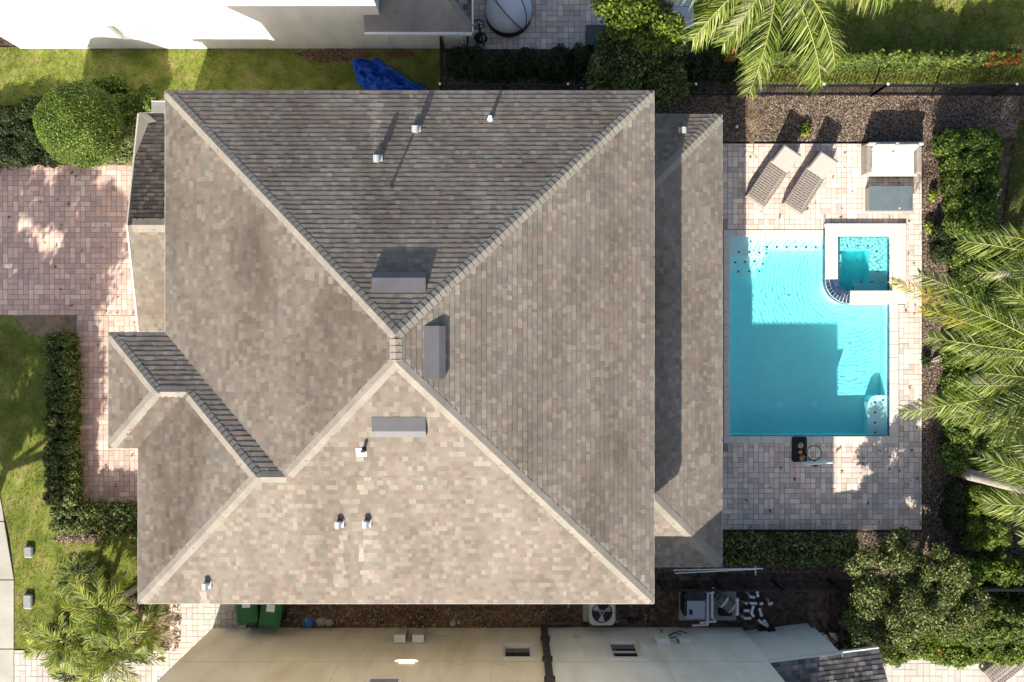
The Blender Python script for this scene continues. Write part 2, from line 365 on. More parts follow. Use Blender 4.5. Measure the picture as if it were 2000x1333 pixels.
def blades(P, N, size, flat, up, g):
    n = len(P); N = N + g.normal(size=(n,3))*flat*1.6; N[:,2] += up; N /= np.linalg.norm(N, axis=1)[:,None]
    A = g.normal(size=(n,3)); A -= N*np.sum(A*N, axis=1)[:,None]; A /= np.linalg.norm(A, axis=1)[:,None]; B = np.cross(N, A)
    s = (size*g.uniform(.6, 1.35, n))[:,None]
    V = np.stack([P - A*s*.5, P - B*s*.27 + N*s*.06, P + A*s*.55 - N*s*.08, P + B*s*.27 + N*s*.06], axis=1).reshape(-1,3)
    F = np.arange(n*4).reshape(-1,4)
    return V, F
def core_mesh(blobs, q=.8, n=14, m=9):
    b = MB()
    for c, r in blobs: b.ball(c, 1, n=n, m=m, sc_=tuple(x*q for x in r), jit=.05)
    return b
def shrub(name, blobs, material, label, cat='shrub', density=900, size=.07, group=None, q=.8, shell=(.72,1.06), seed=None, flat=.35, flowers=0, lumpy=1.0):
    """a bush: foliage (leaf blades round a dark twig core) and a stem"""
    seed = seed or random.randint(1, 99999); cx = sum(b[0][0] for b in blobs)/len(blobs); cyy = sum(b[0][1] for b in blobs)/len(blobs)
    t = thing(name, (cx, cyy, 0), label, cat, group)
    V, F = leaf_cloud(blobs, density, size, shell=shell, seed=seed, flat=flat, lumpy=lumpy)
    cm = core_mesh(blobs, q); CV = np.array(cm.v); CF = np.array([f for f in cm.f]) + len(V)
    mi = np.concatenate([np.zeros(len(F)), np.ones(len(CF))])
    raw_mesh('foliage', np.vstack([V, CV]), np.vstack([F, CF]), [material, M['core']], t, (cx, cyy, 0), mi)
    s = MB()
    for k, (c, r) in enumerate(blobs[:6]): s.tube([(c[0], c[1], 0), (c[0]+.03, c[1], max(.1, c[2]))], [.03, .015], 6)
    s.build('stem', M['bark'], t)
    if flowers:
        b = blobs; g = np.random.default_rng(seed+5); P = []
        for _ in range(flowers):
            c, r = b[g.integers(len(b))]; a = g.uniform(0, 6.28); q2 = g.uniform(0,.7); P0 = np.array([c[0]+r[0]*q2*math.cos(a), c[1]+r[1]*q2*math.sin(a), c[2]+r[2]*math.sqrt(1-q2*q2)*1.02])
            P.append(P0 + g.normal(size=(16,3))*.06)
        P = np.vstack(P); V, F = blades(P, np.tile([0,0,1.], (len(P),1)), .07, .5, .5, g)
        raw_mesh('flower', V, F, M['flower'], t, (cx, cyy, 0))
    return t
def hedge_blobs(x0, y0, x1, y1, h, w=None, step=.4):
    """a clipped hedge between two pixel corners measured at its top"""
    a = W(x0, y0, h); b = W(x1, y1, h); X0, X1 = sorted((a.x, b.x)); Y0, Y1 = sorted((a.y, b.y)); out = []
    nx = max(1, round((X1-X0)/step)); ny = max(1, round((Y1-Y0)/step)); sx = (X1-X0)/nx; sy = (Y1-Y0)/ny; sj = step*.16
    for i in range(nx):
        for j in range(ny):
            hh = h*random.uniform(.88, 1.04)
            out.append(((X0+(i+.5)*sx+random.uniform(-sj,sj), Y0+(j+.5)*sy+random.uniform(-sj,sj), hh*.5), (sx*random.uniform(.6,.82), sy*random.uniform(.6,.82), hh*random.uniform(.46,.56))))
    return out

def frond_geo(base, az, L, e0, drop, nl, ll, g, twist=0.0, droop=.5, fw=.55, wid=.018):
    """returns rachis points and leaflet verts/faces"""
    pts = []; p = np.array(base, dtype=float); n = 16; e = e0; tang = []
    bend = g.uniform(-.25, .25)
    for i in range(n+1):
        t = i/n; e = e0 - drop*t**1.3; a = az + bend*t
        d = np.array([math.cos(e)*math.cos(a), math.cos(e)*math.sin(a), math.sin(e)]); pts.append(p.copy()); tang.append(d); p = p + d*L/n
    pts = np.array(pts); tang = np.array(tang); V = []; F4 = []; 
    for k in range(nl):
        t = .14 + .86*(k+.5)/nl; f = t*n; i = min(int(f), n-1); q = f-i; c = pts[i]*(1-q)+pts[i+1]*q; d = tang[i]
        side = np.cross(d, [0,0,1.]); side /= (np.linalg.norm(side)+1e-6); upv = np.cross(side, d)
        l = ll*(math.sin(math.pi*min(1, .16+.80*t))**.55)
        for sg in (-1, 1):
            if g.random() < .10: continue
            r1 = g.uniform(.75, 1.15); dirn = side*sg*1.0 + d*(fw+.5*t+g.uniform(-.15,.15)) + upv*(g.uniform(-.35,.45)) + g.normal(size=3)*.10; dirn /= np.linalg.norm(dirn)
            dz = np.array([0,0,-1.]); mid = c + dirn*l*r1*.5 + dz*l*droop*.16*r1; tip = c + dirn*l*r1*.92 + dz*l*droop*.62*r1*g.uniform(.6,1.3)
            wv = np.cross(dirn, upv + g.normal(size=3)*.35); wv /= (np.linalg.norm(wv)+1e-6); wv *= wid*g.uniform(.8,1.2)
            b0 = len(V); V += [c - wv*.5, c + wv*.5, mid - wv, mid + wv, tip - wv*.15, tip + wv*.15]
            F4 += [(b0, b0+1, b0+3, b0+2), (b0+2, b0+3, b0+5, b0+4)]
    return pts, np.array(V), np.array(F4)
def palm(name, base, top, label, fronds, cat='palm tree', group=None, nl=70, ll=.55, seed=1, trunk_r=.16, wid=.02, mats=None, droop=.5, rach=.022, fw=.55):
    g = np.random.default_rng(seed); t = thing(name, base, label, cat, group)
    b, c = Vector(base), Vector(top); pts = []; rs = []
    for i in range(9):
        q = i/8; p = b.lerp(c, q); p.z = b.z + (c.z-b.z)*q; pts.append(p + Vector((0,0,0))); rs.append(trunk_r*(1.15-.25*q) * (1+.06*(i % 2)))
    tr = MB(); tr.tube(pts, rs, 12); tr.build('trunk', M['trunk'], t, smooth=True)
    sh = MB(); sh.tube([c, c+Vector((0,0,.35)), c+Vector((0,0,.6))], [trunk_r*.8, trunk_r*.62, .03], 10); sh.build('crown_shaft', M['rachis'], t, smooth=True)
    for f in fronds:
        az, L, e0, drop = f[:4]; mm = f[4] if len(f) > 4 else M['frond']
        pts, V, F = frond_geo(np.array(c)+np.array([0,0,.4]), R(az), L, R(e0), R(drop), nl, ll, g, droop=droop, wid=wid, fw=fw)
        m = MB(); m.tube(pts.tolist(), [rach*(1-.8*i/(len(pts)-1)) for i in range(len(pts))], 5)
        RV = np.array(m.v); 
        RF = np.array([x for x in m.f if len(x) == 4]) + len(V)
        mi = np.concatenate([np.zeros(len(F)), np.ones(len(RF))])
        raw_mesh('frond', np.vstack([V, RV]), np.vstack([F, RF]), [mm, M['rachis']], t, tuple(base), mi)
    return t

def scatter_tris(name, polys, n_per_m2, size, material, label, z=.01, seed=3, flat=False, kind='stuff', avoid=(), hgt=1.0):
    """little blades or chips spread over polygons given in ground pixels"""
    g = np.random.default_rng(seed); out = []
    def inside(P, poly):
        x, y = P[:,0], P[:,1]; c = np.zeros(len(P), bool); n = len(poly)
        for i in range(n):
            x1, y1 = poly[i]; x2, y2 = poly[i-1]
            if y1 == y2: continue
            cond = ((y1 > y) != (y2 > y)) & (x < (x2-x1)*(y-y1)/(y2-y1)+x1); c ^= cond
        return c
    for poly in polys:
        a = np.array(poly, float); lo, hi = a.min(0), a.max(0); lo = np.maximum(lo, (-60,-60)); hi = np.minimum(hi, (2060,1393))
        if (hi <= lo).any(): continue
        n = int((hi[0]-lo[0])*(hi[1]-lo[1])/K/K*n_per_m2); P = g.uniform(lo, hi, (n,2)); P = P[inside(P, poly)]
        for av in avoid: P = P[~inside(P, av)]
        out.append(P)
    P = np.vstack(out); n = len(P); X = np.stack([(P[:,0]-CX)/K, (CY-P[:,1])/K, np.full(n, z)], 1)
    a = g.uniform(0, 6.283, n); s = (size*g.uniform(.5,1.5,n))
    D = np.stack([np.cos(a), np.sin(a), np.zeros(n)], 1); S = np.stack([-np.sin(a), np.cos(a), np.zeros(n)], 1)
    if flat:
        tilt = g.normal(size=n)*.35; D[:,2] = tilt; X[:,2] += s*.35
        w = (s*.28)[:,None]; l = (s*.5)[:,None]
        V = np.stack([X-D*l-S*w, X+D*l-S*w, X+D*l+S*w, X-D*l+S*w], 1).reshape(-1,3); F = np.arange(n*4).reshape(-1,4)
    else:
        w = (s*.13)[:,None]; l = s[:,None]; top = X + D*l*g.uniform(.3,1,(n,1)); top[:,2] += s*hgt
        V = np.stack([X-S*w, X+S*w, top], 1).reshape(-1,3); F = np.arange(n*3).reshape(-1,3)
    o = raw_mesh(name, V, F, material); return tag(o, label, None, None, kind)

def sheet(name, polys, z, material, label=None, kind='structure'):
    b = MB()
    for p in polys:
        q = [T(x, y, z) for x, y in p]
        if area2([(v.x, v.y) for v in q]) < 0: q = q[::-1]
        b.face(q)
    return tag(b.build(name, material), label, None, None, kind)

def pavers(name, rects, material, z, label, unit=.17, joint=.006, hole=(), seed=2, holes_round=()):
    """rects in ground pixels; a random laying of 1x1, 2x1, 1x2 and 2x2 stones over a joint sheet"""
    rnd = random.Random(seed); b = MB()
    for (x0, y0, x1, y1) in rects:
        a = T(x0, y1); c = T(x1, y0); X0, Y0, X1, Y1 = a.x, a.y, c.x, c.y
        nx = int((X1-X0)/unit)+2; ny = int((Y1-Y0)/unit)+2; used = set()
        for j in range(ny):
            for i in range(nx):
                if (i, j) in used: continue
                opts = [(1,1),(1,1),(2,1),(2,1),(1,2),(1,2),(1,1)]; w, h = rnd.choice(opts)
                cells = [(i+p, j+q) for p in range(w) for q in range(h)]
                if any(x in used for x in cells): w = h = 1; cells = [(i, j)]
                used.update(cells)
                px0 = X0+i*unit+joint; px1 = X0+(i+w)*unit-joint; py0 = Y0+j*unit+joint; py1 = Y0+(j+h)*unit-joint
                px1 = min(px1, X1-joint/2); py1 = min(py1, Y1-joint/2)
                if px1-px0 < .02 or py1-py0 < .02: continue
                pcs = [(px0, py0, px1, py1)]
                for hx0, hy0, hx1, hy1 in hole:
                    ha = T(hx0, hy1); hc = T(hx1, hy0); nn = []
                    for (p0, q0, p1, q1) in pcs:
                        if p1 <= ha.x or p0 >= hc.x or q1 <= ha.y or q0 >= hc.y: nn.append((p0,q0,p1,q1)); continue
                        if p0 < ha.x: nn.append((p0,q0,ha.x,q1))
                        elif p1 > hc.x: nn.append((hc.x,q0,p1,q1))
                        elif q0 < ha.y: nn.append((p0,q0,p1,ha.y))
                        elif q1 > hc.y: nn.append((p0,hc.y,p1,q1))
                    pcs = nn
                for (p0, q0, p1, q1) in pcs:
                    if p1-p0 < .015 or q1-q0 < .015: continue
                    dz = rnd.uniform(0, .003); e = .006
                    b.add([(p0,q0,z-.006),(p1,q0,z-.006),(p1,q1,z-.006),(p0,q1,z-.006),(p0+e,q0+e,z+dz),(p1-e,q0+e,z+dz),(p1-e,q1-e,z+dz),(p0+e,q1-e,z+dz)],
                          [(4,5,6,7),(0,1,5,4),(1,2,6,5),(2,3,7,6),(3,0,4,7)], 0)
    base = MB()
    for (x0, y0, x1, y1) in rects:
        xs = sorted({x0, x1} | {v for h in hole for v in (h[0], h[2]) if x0 < v < x1}); ys = sorted({y0, y1} | {v for h in hole for v in (h[1], h[3]) if y0 < v < y1})
        for i in range(len(xs)-1):
            for j in range(len(ys)-1):
                mx, my = (xs[i]+xs[i+1])/2, (ys[j]+ys[j+1])/2
                if any(h[0] < mx < h[2] and h[1] < my < h[3] for h in hole): continue
                b.face([T(xs[i], ys[j+1], z-.004), T(xs[i+1], ys[j+1], z-.004), T(xs[i+1], ys[j], z-.004), T(xs[i], ys[j], z-.004)], 1)
        b.box(T(x0, y1, z-.12), T(x0+.6, y0, z-.005), 1); b.box(T(x1-.6, y1, z-.12), T(x1, y0, z-.005), 1)
        b.box(T(x0+.6, y0, z-.12), T(x1-.6, y0+.6, z-.005), 1); b.box(T(x0+.6, y1-.6, z-.12), T(x1-.6, y1, z-.005), 1)
    return tag(b.build(name, [material, M['joint']]), label, None, None, 'structure')

# ================================================================ THE GROUND
hx0, hy0, hx1, hy1 = 1420, 456, 1744, 856            # pool pit
g_ = MB()
far = 40000
for (a, b, c, d) in ((-far, -far, hx0, far), (hx1, -far, far, far), (hx0, -far, hx1, hy0), (hx0, hy1, hx1, far)):
    g_.face([T(a, d, -.06), T(c, d, -.06), T(c, b, -.06), T(a, b, -.06)])
tag(g_.build('ground', M['mulch']), kind='structure')
lawn_nw = [(-900,92),(868,92),(868,300),(420,300),(300,322),(-900,322)]
lawn_w = [(-900,616),(20,616),(60,640),(95,650),(110,760),(105,960),(112,1040),(300,1052),(420,1100),(352,1180),(330,1185),(331,1268),(27,1268),(27,1120),(18,1050),(8,1005),(0,975),(-900,975)]
lawn_ne = [(1330,-900),(2900,-900),(2900,165),(1330,165)]
lawn_e = [(1990,190),(2900,190),(2900,1340),(2060,1340),(2010,1090),(1995,900),(1985,600),(1960,430),(1975,330)]
sheet('lawn', [lawn_nw, lawn_ne], -.02, M['grass'])
sheet('lawn', [lawn_w], -.016, M['grass'])
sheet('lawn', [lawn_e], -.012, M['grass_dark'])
rnd = random.Random(4)
def blotch(cx, cy, rx, ry, n=22, j=.25):
    return [(cx + rx*math.cos(6.283*i/n)*rnd.uniform(1-j,1+j), cy + ry*math.sin(6.283*i/n)*rnd.uniform(1-j,1+j)) for i in range(n)]
sheet('bare_soil', [blotch(660,108,70,14), blotch(780,106,30,10)], -.008, M['dirt'])
sheet('bare_soil', [[(560,1150),(1075,1150),(1092,1182),(1060,1192),(1088,1204),(1052,1214),(1075,1260),(560,1260),(590,1222),(572,1208),(625,1196),(580,1182)]], -.03, M['dirt'])
sheet('bare_soil', [blotch(150,1052,52,9), [(20,616),(152,616),(152,665),(120,668),(100,650),(70,655),(50,640),(30,625)]], -.008, M['sand'])
sheet('bare_soil', [blotch(100,640,60,16), blotch(215,660,26,10)], -.006, M['sand'])
sheet('planting_bed', [[(262,1160),(352,1160),(352,1272),(262,1272)]], -.006, M['mulch'])
sheet('side_bed', [[(868,86),(1340,86),(1340,185),(2900,185),(2900,200),(1990,235),(1900,270),(868,276)]], -.004, M['mulch'])
scatter_tris('grass', [lawn_nw, lawn_w, lawn_ne], 620, .05, M['blade'], 'short lawn grass', z=-.02, seed=11, avoid=([(560,90),(730,90),(730,122),(560,122)], [(420,180),(1300,180),(1300,300),(420,300)], [(270,1060),(440,1060),(440,1180),(270,1180)]))
scatter_tris('mulch_chips', [[(1412,188),(1975,188),(1960,280),(1960,430),(1985,600),(1990,1100),(1803,1100),(1803,276),(1412,276)], [(860,150),(1420,150),(1420,224),(860,224)], [(1413,1040),(1803,1040),(1803,1120),(1280,1120),(1280,1108),(1413,1108)]], 1700, .036, M['chip'], 'shredded bark mulch', z=-.05, seed=12, flat=True)
scatter_tris('mulch_chips', [[(1412,188),(1990,188),(1985,270),(1803,270),(1803,276),(1412,276)], [(868,150),(1412,150),(1412,222),(868,222)]], 2200, .034, M['chip'], 'shredded bark mulch', z=-.002, seed=19, flat=True)
scatter_tris('mulch_chips', [[(262,1160),(352,1160),(352,1272),(262,1272)], [(112,650),(150,670),(150,985),(270,990),(270,1010),(112,1000)], blotch(150,1052,52,9)], 700, .045, M['chip'], 'shredded bark mulch', z=-.004, seed=13, flat=True)
scatter_tris('soil_clods', [[(560,1180),(1080,1180),(1080,1228),(560,1228)], blotch(660,108,75,16), [(415,1180),(560,1180),(560,1228),(415,1228)]], 500, .04, M['chip'], 'dry leaves and clods on bare soil', z=-.02, seed=14, flat=True)

# road edge pavement, lower left
sw = MB()
def slab(y0, y1, xl0, xl1):
    P = [T(-500,y1,0),T(xl1,y1,0),T(xl0,y0,0),T(-500,y0,0)]; sw.prism([(p.x,p.y) for p in P], -.1, .012)
for y0, y1, a, b in ((1020,1132,8,27),(1134,1267,27,27),(1269,1420,27,27)): slab(y0, y1, a, b)
sw.prism([(p.x,p.y) for p in (T(-500,1018,0),T(8,1018,0),T(4,990,0),T(-3,960,0),T(-500,960,0))], -.1, .012)
tag(sw.build('pavement', M['concrete']), kind='structure')

pavers('driveway', [(-500,322,480,616),(152,616,480,981)], M['paver_pink'], .012, None, unit=.158, seed=5)
pavers('footpath', [(331,1000,480,1400),(28,1270,331,1400)], M['paver_pale'], .010, None, unit=.175, seed=6)
bd = MB(); bd.box(T(150,981,-.05), T(152.5,616,.02)); bd.box(T(152.5,983,-.05), T(420,980,.02))
tag(bd.build('path_edging', M['concrete']), kind='structure')

# ================================================================ MAIN HOUSE
PT = .456; ZE = 5.4; ke = 1 - ZE/H
def tr(px, py, z): k = 1 - z/H; return CX + (px-CX)*k, CY + (py-CY)*k
xW1 = tr(323,0,ZE)[0]; xW2b = tr(270,0,ZE)[0]; xW2a = tr(212,0,ZE)[0]; xE = tr(1277,0,ZE)[0]
yN = tr(0,178,ZE)[1]; yS = tr(0,1179,ZE)[1]; yN2 = tr(0,650,ZE)[1]; yS2 = tr(0,876,ZE)[1]
ax_ = (xW1+xE)/2; hh = (xE-xW1)/2
house = thing('house', T(850, 676, 0), 'large beige two storey house with brown shingle hip roof beside the pool', 'house')
def zr(d): return ZE + PT*d/K
def P3(tx, ty, d): return T(tx, ty, zr(d))
PALE += [(727,178,744,300,.75),(803,178,820,243,.8),(950,190,963,224,.6),(650,1036,674,1160,.55),(705,1034,724,1135,.55),(391,1155,405,1180,.7),(702,890,718,965,.6),
  ('l',775,655,323,178,26,.75),('l',270,1179,505,940,20,.7),('l',555,938,775,718,20,.7),('l',775,718,1277,1179,22,.75),('l',1277,178,783,655,16,.4),('l',505,937,212+150,760,14,.5)]
roof = MB()
A1 = P3(ax_, yN+hh, hh); A2 = P3(ax_, yS-hh, hh)
s = (yS-yN2)/2; B1 = P3(xW1+s, yS-s, s); B2 = P3(xW2b+s, yS-s, s)
q = (yS2-yN2)/2; C1 = P3(xW2b+q, yN2+q, q); C2 = P3(xW2a+q, yN2+q, q)
cNW, cNE, cSE, cSW = P3(xW1,yN,0), P3(xE,yN,0), P3(xE,yS,0), P3(xW2b,yS,0)
wN, aN, aS, wV, vS = P3(xW1,yN2,0), P3(xW2a,yN2,0), P3(xW2a,yS2,0), P3(xW1,yN2,0), P3(xW2b,yS2,0)
shingle_face(roof, [cNW, cNE, A1])
shingle_face(roof, [cNE, cSE, A2, A1])
S3 = P3(xE-s, yS-s, s)
shingle_face(roof, [cSW, cSE, S3, B2])
shingle_face(roof, [B1, S3, A2], eave=(cSW, cSE))
west = MB()
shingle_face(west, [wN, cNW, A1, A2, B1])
Cm = P3(xW1+q, yN2+q, q)
shingle_face(roof, [aN, wN, Cm, C2])
shingle_face(roof, [C1, Cm, B1, B2], eave=(aN, wN))
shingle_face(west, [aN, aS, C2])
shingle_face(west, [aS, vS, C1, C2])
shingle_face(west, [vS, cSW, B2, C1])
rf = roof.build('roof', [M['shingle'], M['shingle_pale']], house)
wf = west.build('roof', [M['shingle_west'], M['shingle_west_pale']], house); wf['label'] = 'darker weathered shingle slopes facing the driveway'
nN = Vector((0,PT,1)).normalized(); nS = Vector((0,-PT,1)).normalized(); nE = Vector((PT,0,1)).normalized(); nW = Vector((-PT,0,1)).normalized()
cap = MB()
for a, b, n1, n2 in ((cNW,A1,nN,nW),(cNE,A1,nN,nE),(cSE,A2,nS,nE),(cSW,B2,nS,nW),(A1,A2,nE,nW),(B1,A2,nS,nW),(B2,B1,nS,nN),(C1,B2,nN,nW),(C2,C1,nN,nS),(aN,C2,nN,nW),(aS,C2,nS,nW)):
    cap_line(cap, a, b, n1, n2, w=.145)
cap.build('ridge_cap', M['cap'], rf)
fz = MB()
def fascia(mb, a, b, out, h=.16, w=.05, top=-.004):
    """board along eave from a to b; out = outward unit vector"""
    d = (b-a).normalized(); o = Vector(out); z0 = a.z
    V = [a-o*.01, b-o*.01, b+o*w, a+o*w]; V = [Vector((p.x,p.y,z0-h)) for p in V] + [Vector((p.x,p.y,z0+top)) for p in V]
    mb.add(V, [(3,2,1,0),(4,5,6,7),(0,1,5,4),(1,2,6,5),(2,3,7,6),(3,0,4,7)])
EW = .016
for a, b, o in ((cNW,cNE,(0,1,0)),(cNE,cSE,(1,0,0)),(cSE,cSW,(0,-1,0)),(cSW,vS,(-1,0,0)),(vS,aS,(0,-1,0)),(aS,aN,(-1,0,0)),(aN,wN,(0,1,0)),(wN,cNW,(-1,0,0))):
    fascia(fz, a, b, o, w=EW)
fz.build('fascia', M['fascia'], house)
ov = .42*K
def ring(mb, pts, z0, z1):
    mb.prism([(T(x,y).x, T(x,y).y) for x, y in pts][::-1], z0, z1)
fp = [(xW1+ov,yN+ov),(xE-ov,yN+ov),(xE-ov,yS-ov),(xW2b+ov,yS-ov),(xW2b+ov,yS2-ov),(xW2a+ov,yS2-ov),(xW2a+ov,yN2+ov),(xW1+ov,yN2+ov)]
w_ = MB(); ring(w_, fp, -.1, ZE-.12); w_.build('wall', M['stucco_beige'], house)
ep = [(xW1,yN),(xE,yN),(xE,yS),(xW2b,yS),(xW2b,yS2),(xW2a,yS2),(xW2a,yN2),(xW1,yN2)]
s_ = MB(); ring(s_, ep, ZE-.115, ZE-.10); s_.build('soffit', M['soffit'], house)

PALE.clear()
# patio roof over the poolside
PZ = 2.7; pxE = tr(1410,0,PZ)[0]; pyN = tr(0,224,PZ)[1]; pyS = tr(0,1107,PZ)[1]; xw = xE-ov+1; d_ = pxE-xw
def PP(x, y, d): return T(x, y, PZ+PT*d/K)
pNE, pSE, pNi, pSi = PP(pxE,pyN,0), PP(pxE,pyS,0), PP(xw,pyN+d_,d_), PP(xw,pyS-d_,d_)
pNw, pSw = PP(xw,pyN,0), PP(xw,pyS,0)
pr = MB(); shingle_face(pr, [pNE,pSE,pSi,pNi]); shingle_face(pr, [pNw,pNE,pNi]); shingle_face(pr, [pSw,pSE,pSi])
prf = pr.build('patio_roof', M['shingle'], house)
for a, b, n1 in ((pNE,pNi,nN),(pSE,pSi,nS)): pc = MB(); cap_line(pc, a, b, n1, nE, w=.17); pc.build('ridge_cap', M['cap'], prf)
pf = MB()
for a, b, o in ((pNw,pNE,(0,1,0)),(pNE,pSE,(1,0,0)),(pSE,pSw,(0,-1,0))): fascia(pf, a, b, o, w=EW)
pf.build('fascia', M['fascia'], prf)
for yy in (pyN+30, (pyN+pyS)/2-110, (pyN+pyS)/2+110, pyS-30):
    c_ = MB(); p = T(pxE-34, yy); c_.box((p.x-.15,p.y-.15,0), (p.x+.15,p.y+.15,PZ-.15)); c_.box((p.x-.19,p.y-.19,0), (p.x+.19,p.y+.19,.2)); c_.build('column', M['stucco_beige'], house)

# low roof at the garage side
GZ = 2.6; gx0 = tr(272,0,GZ)[0]; gyN = tr(0,222,GZ)[1]; gyS = tr(0,648,GZ)[1]; gr = tr(0,440,3.95)[1]; gxr = tr(250,0,3.95)[0]; gxw = xW1+ov+2
a, b = T(gx0,gyN,GZ), T(gxw,gyN,GZ); c, d = T(gxw,gr,3.95), T(gxr,gr,3.95); e, f = T(gxw,gyS,GZ), T(gx0,gyS,GZ)
gmid = T(gx0+1, gyS-(gyS-gr)*.36, GZ+(3.95-GZ)*.36)
apx, apy = tr(290, 241, 2.75); ap = T(apx, apy, GZ + (3.95-GZ)*(apy-gyN)/(gr-gyN)); bb = T(gx0, gyN+(gr-gyN)*.45, 0)
tlow = (bb.y-a.y)/(d.y-a.y); low = a.lerp(d, .42)
gr1 = MB(); shingle_face(gr1, [a, b, c, d]); grf = gr1.build('garage_roof', M['shingle_garage_shade'], house)
gr2 = MB(); shingle_face(gr2, [f, e, c, d]); gr2.build('south_slope', M['shingle'], grf); grf['label'] = 'low gable roof over the garage door'
gc = MB(); gn = Vector((0, (3.95-GZ)/((gr-gyN)/K), 1)).normalized(); gs = Vector((0, -(3.95-GZ)/((gyS-gr)/K), 1)).normalized()
cap_line(gc, d, c, gn, gs, w=.2)
gc.build('ridge_cap', M['cap'], grf)
# pale hip return at the gable corner
hp = MB(); up = Vector((0,0,.02)); hp.face([a+up, low+up, T(apx+0, apy, ap.z)+up]); hp.face([a+Vector((0,0,-.12)), a+up, low+up, low+Vector((0,0,-.12))])
hp.face([a+up, T(apx,apy,ap.z)+up, T(apx+14,apy-3,ap.z)+up*.8, T(gx0+14,gyN,GZ)+up])
hp.build('hip_return', M['cap'], grf)
gf = MB(); fascia(gf, a, b, (0,1,0), w=.03); fascia(gf, e, f, (0,-1,0), w=.03)
for p0, p1 in ((a, d), (d, f)):
    o = Vector((-1,0,0)); V = [p0+o*.01, p1+o*.01, p1+o*.05, p0+o*.05]
    V = [v-Vector((0,0,.16)) for v in V]+[v+Vector((0,0,.006)) for v in V]; gf.add(V, [(3,2,1,0),(4,5,6,7),(0,1,5,4),(1,2,6,5),(2,3,7,6),(3,0,4,7)])
gf.build('fascia', M['fascia'], grf)
gw = MB(); ring(gw, [(gx0+16,gyN+14),(gxw,gyN+14),(gxw,gyS-14),(gx0+16,gyS-14)], -.1, GZ-.12); gw.build('garage_wall', M['stucco_beige'], house)
pier = MB(); p = W(312, 211, 2.3); pier.box((p.x-.18,p.y-.15,0),(p.x+.30,p.y+.15,2.3)); pier.box((p.x-.21,p.y-.18,2.3),(p.x+.33,p.y+.18,2.36)); pier.build('pier', M['fascia'], house)

# things fixed to the roof
def on_plane(px, py, origin, n):
    o = Vector((0,0,H)); p = W(px, py, 0); dd = (p-o); t = (origin-o).dot(n)/dd.dot(n); return o + dd*t
def slope_frame(n):
    v = Vector((-n.x, -n.y, 0)); v = v.normalized(); u = Vector((0,0,1)).cross(v)*-1; V = (v - n*v.dot(n)).normalized(); U = V.cross(n).normalized(); return U, V
def box_vent(px0, py0, px1, py1, origin, n, L=None, label=None):
    c = on_plane((px0+px1)/2, (py0+py1)/2, origin, n); U, V = slope_frame(n)
    if abs(n.y) > .1: wu = (px1-px0)/K*(1-c.z/H)/2; 
    else: wu = (py1-py0)/K*(1-c.z/H)/2
    m = MB(); hgt = .115; dep = .46
    def q_(u, v, h): return c + U*u + V*v + n*h
    # wedge: high on the lower side, meeting the roof on the upper side
    lowf = -.28
    A = [q_(-wu,lowf,0), q_(wu,lowf,0), q_(wu,lowf,hgt), q_(-wu,lowf,hgt), q_(-wu,lowf+.16,hgt+.02), q_(wu,lowf+.16,hgt+.02), q_(-wu,lowf+dep,.02), q_(wu,lowf+dep,.02), q_(-wu,lowf+dep,-.01), q_(wu,lowf+dep,-.01), q_(-wu,lowf+.16,0), q_(wu,lowf+.16,0)]
    m.add(A, [(0,1,2,3),(3,2,5,4),(4,5,7,6),(0,3,4,10),(10,4,6,8),(1,11,5,2),(11,9,7,5),(6,7,9,8)])
    o = m.build('roof_vent', M['grey_metal'], rf)
    fl = MB(); fl.add([q_(-wu-.08,lowf-.05,.024), q_(wu+.08,lowf-.05,.024), q_(wu+.08,lowf+dep+.08,.024), q_(-wu-.08,lowf+dep+.08,.024)], [(0,1,2,3)])
    return o
box_vent(727,536,832,580, cNE, nN); box_vent(822,637,865,740, cNE, nE); box_vent(727,810,832,846, cSE, nS)
def hood(px, py, origin, n, h=.42, par=None, mt='galv'):
    c = on_plane(px, py, origin, n); k = 1 - (c.z+h)/H
    m = MB(); base = W(px, py, c.z+h*.0)
    top = Vector((base.x*(1-h/(H-c.z)), base.y*(1-h/(H-c.z)), c.z+h)); b = on_plane(0,0,origin,n)
    # stand pipe straight up under the cap
    zb = origin.z - ((top.x-origin.x)*n.x + (top.y-origin.y)*n.y)/n.z
    m.cyl((top.x,top.y,0), .07, zb-.05, top.z-.05, 14)
    m.box((top.x-.11,top.y-.11,zb-.02),(top.x+.11,top.y+.11,zb+.03))
    # half round rain cap
    N = 10; V = []; F = []
    for i in range(N+1):
        t = math.pi*i/N
        for yy in (-.10, .06): V.append((top.x+.07*math.cos(t), top.y+yy, top.z-.08+.075*math.sin(t)))
    for i in range(N): F.append((2*i, 2*i+1, 2*i+3, 2*i+2))
    F.append(tuple(range(0,2*N+2,2))); F.append(tuple(range(2*N+1,0,-2))); m.add(V, F)
    return m.build('vent_hood', M[mt], par or rf)
def stack(px, py, origin, n, h=.5, r=.05, mt='dark_metal', boot=True):
    base = W(px, py, on_plane(px,py,origin,n).z); z0 = base.z
    k = 1 - h/(H-z0); m = MB(); x, y = base.x*k, base.y*k
    zb = origin.z - ((x-origin.x)*n.x + (y-origin.y)*n.y)/n.z
    m.cyl((x,y,0), r, zb-.05, z0+h, 12); m.cyl((x,y,0), r*.7, z0+h, z0+h+.002, 12)
    if boot: m.cyl((x,y,0), r*2.2, zb-.05, zb+.07, 14, r2=r*1.1)
    return m.build('vent_pipe', M[mt], rf)
hood(811,250,cNE,nN,.28); hood(735,308,cNE,nN,.28); hood(659,1026,cSE,nS,.28); hood(713,1025,cSE,nS,.28); hood(398,1146,cSE,nS,.28)
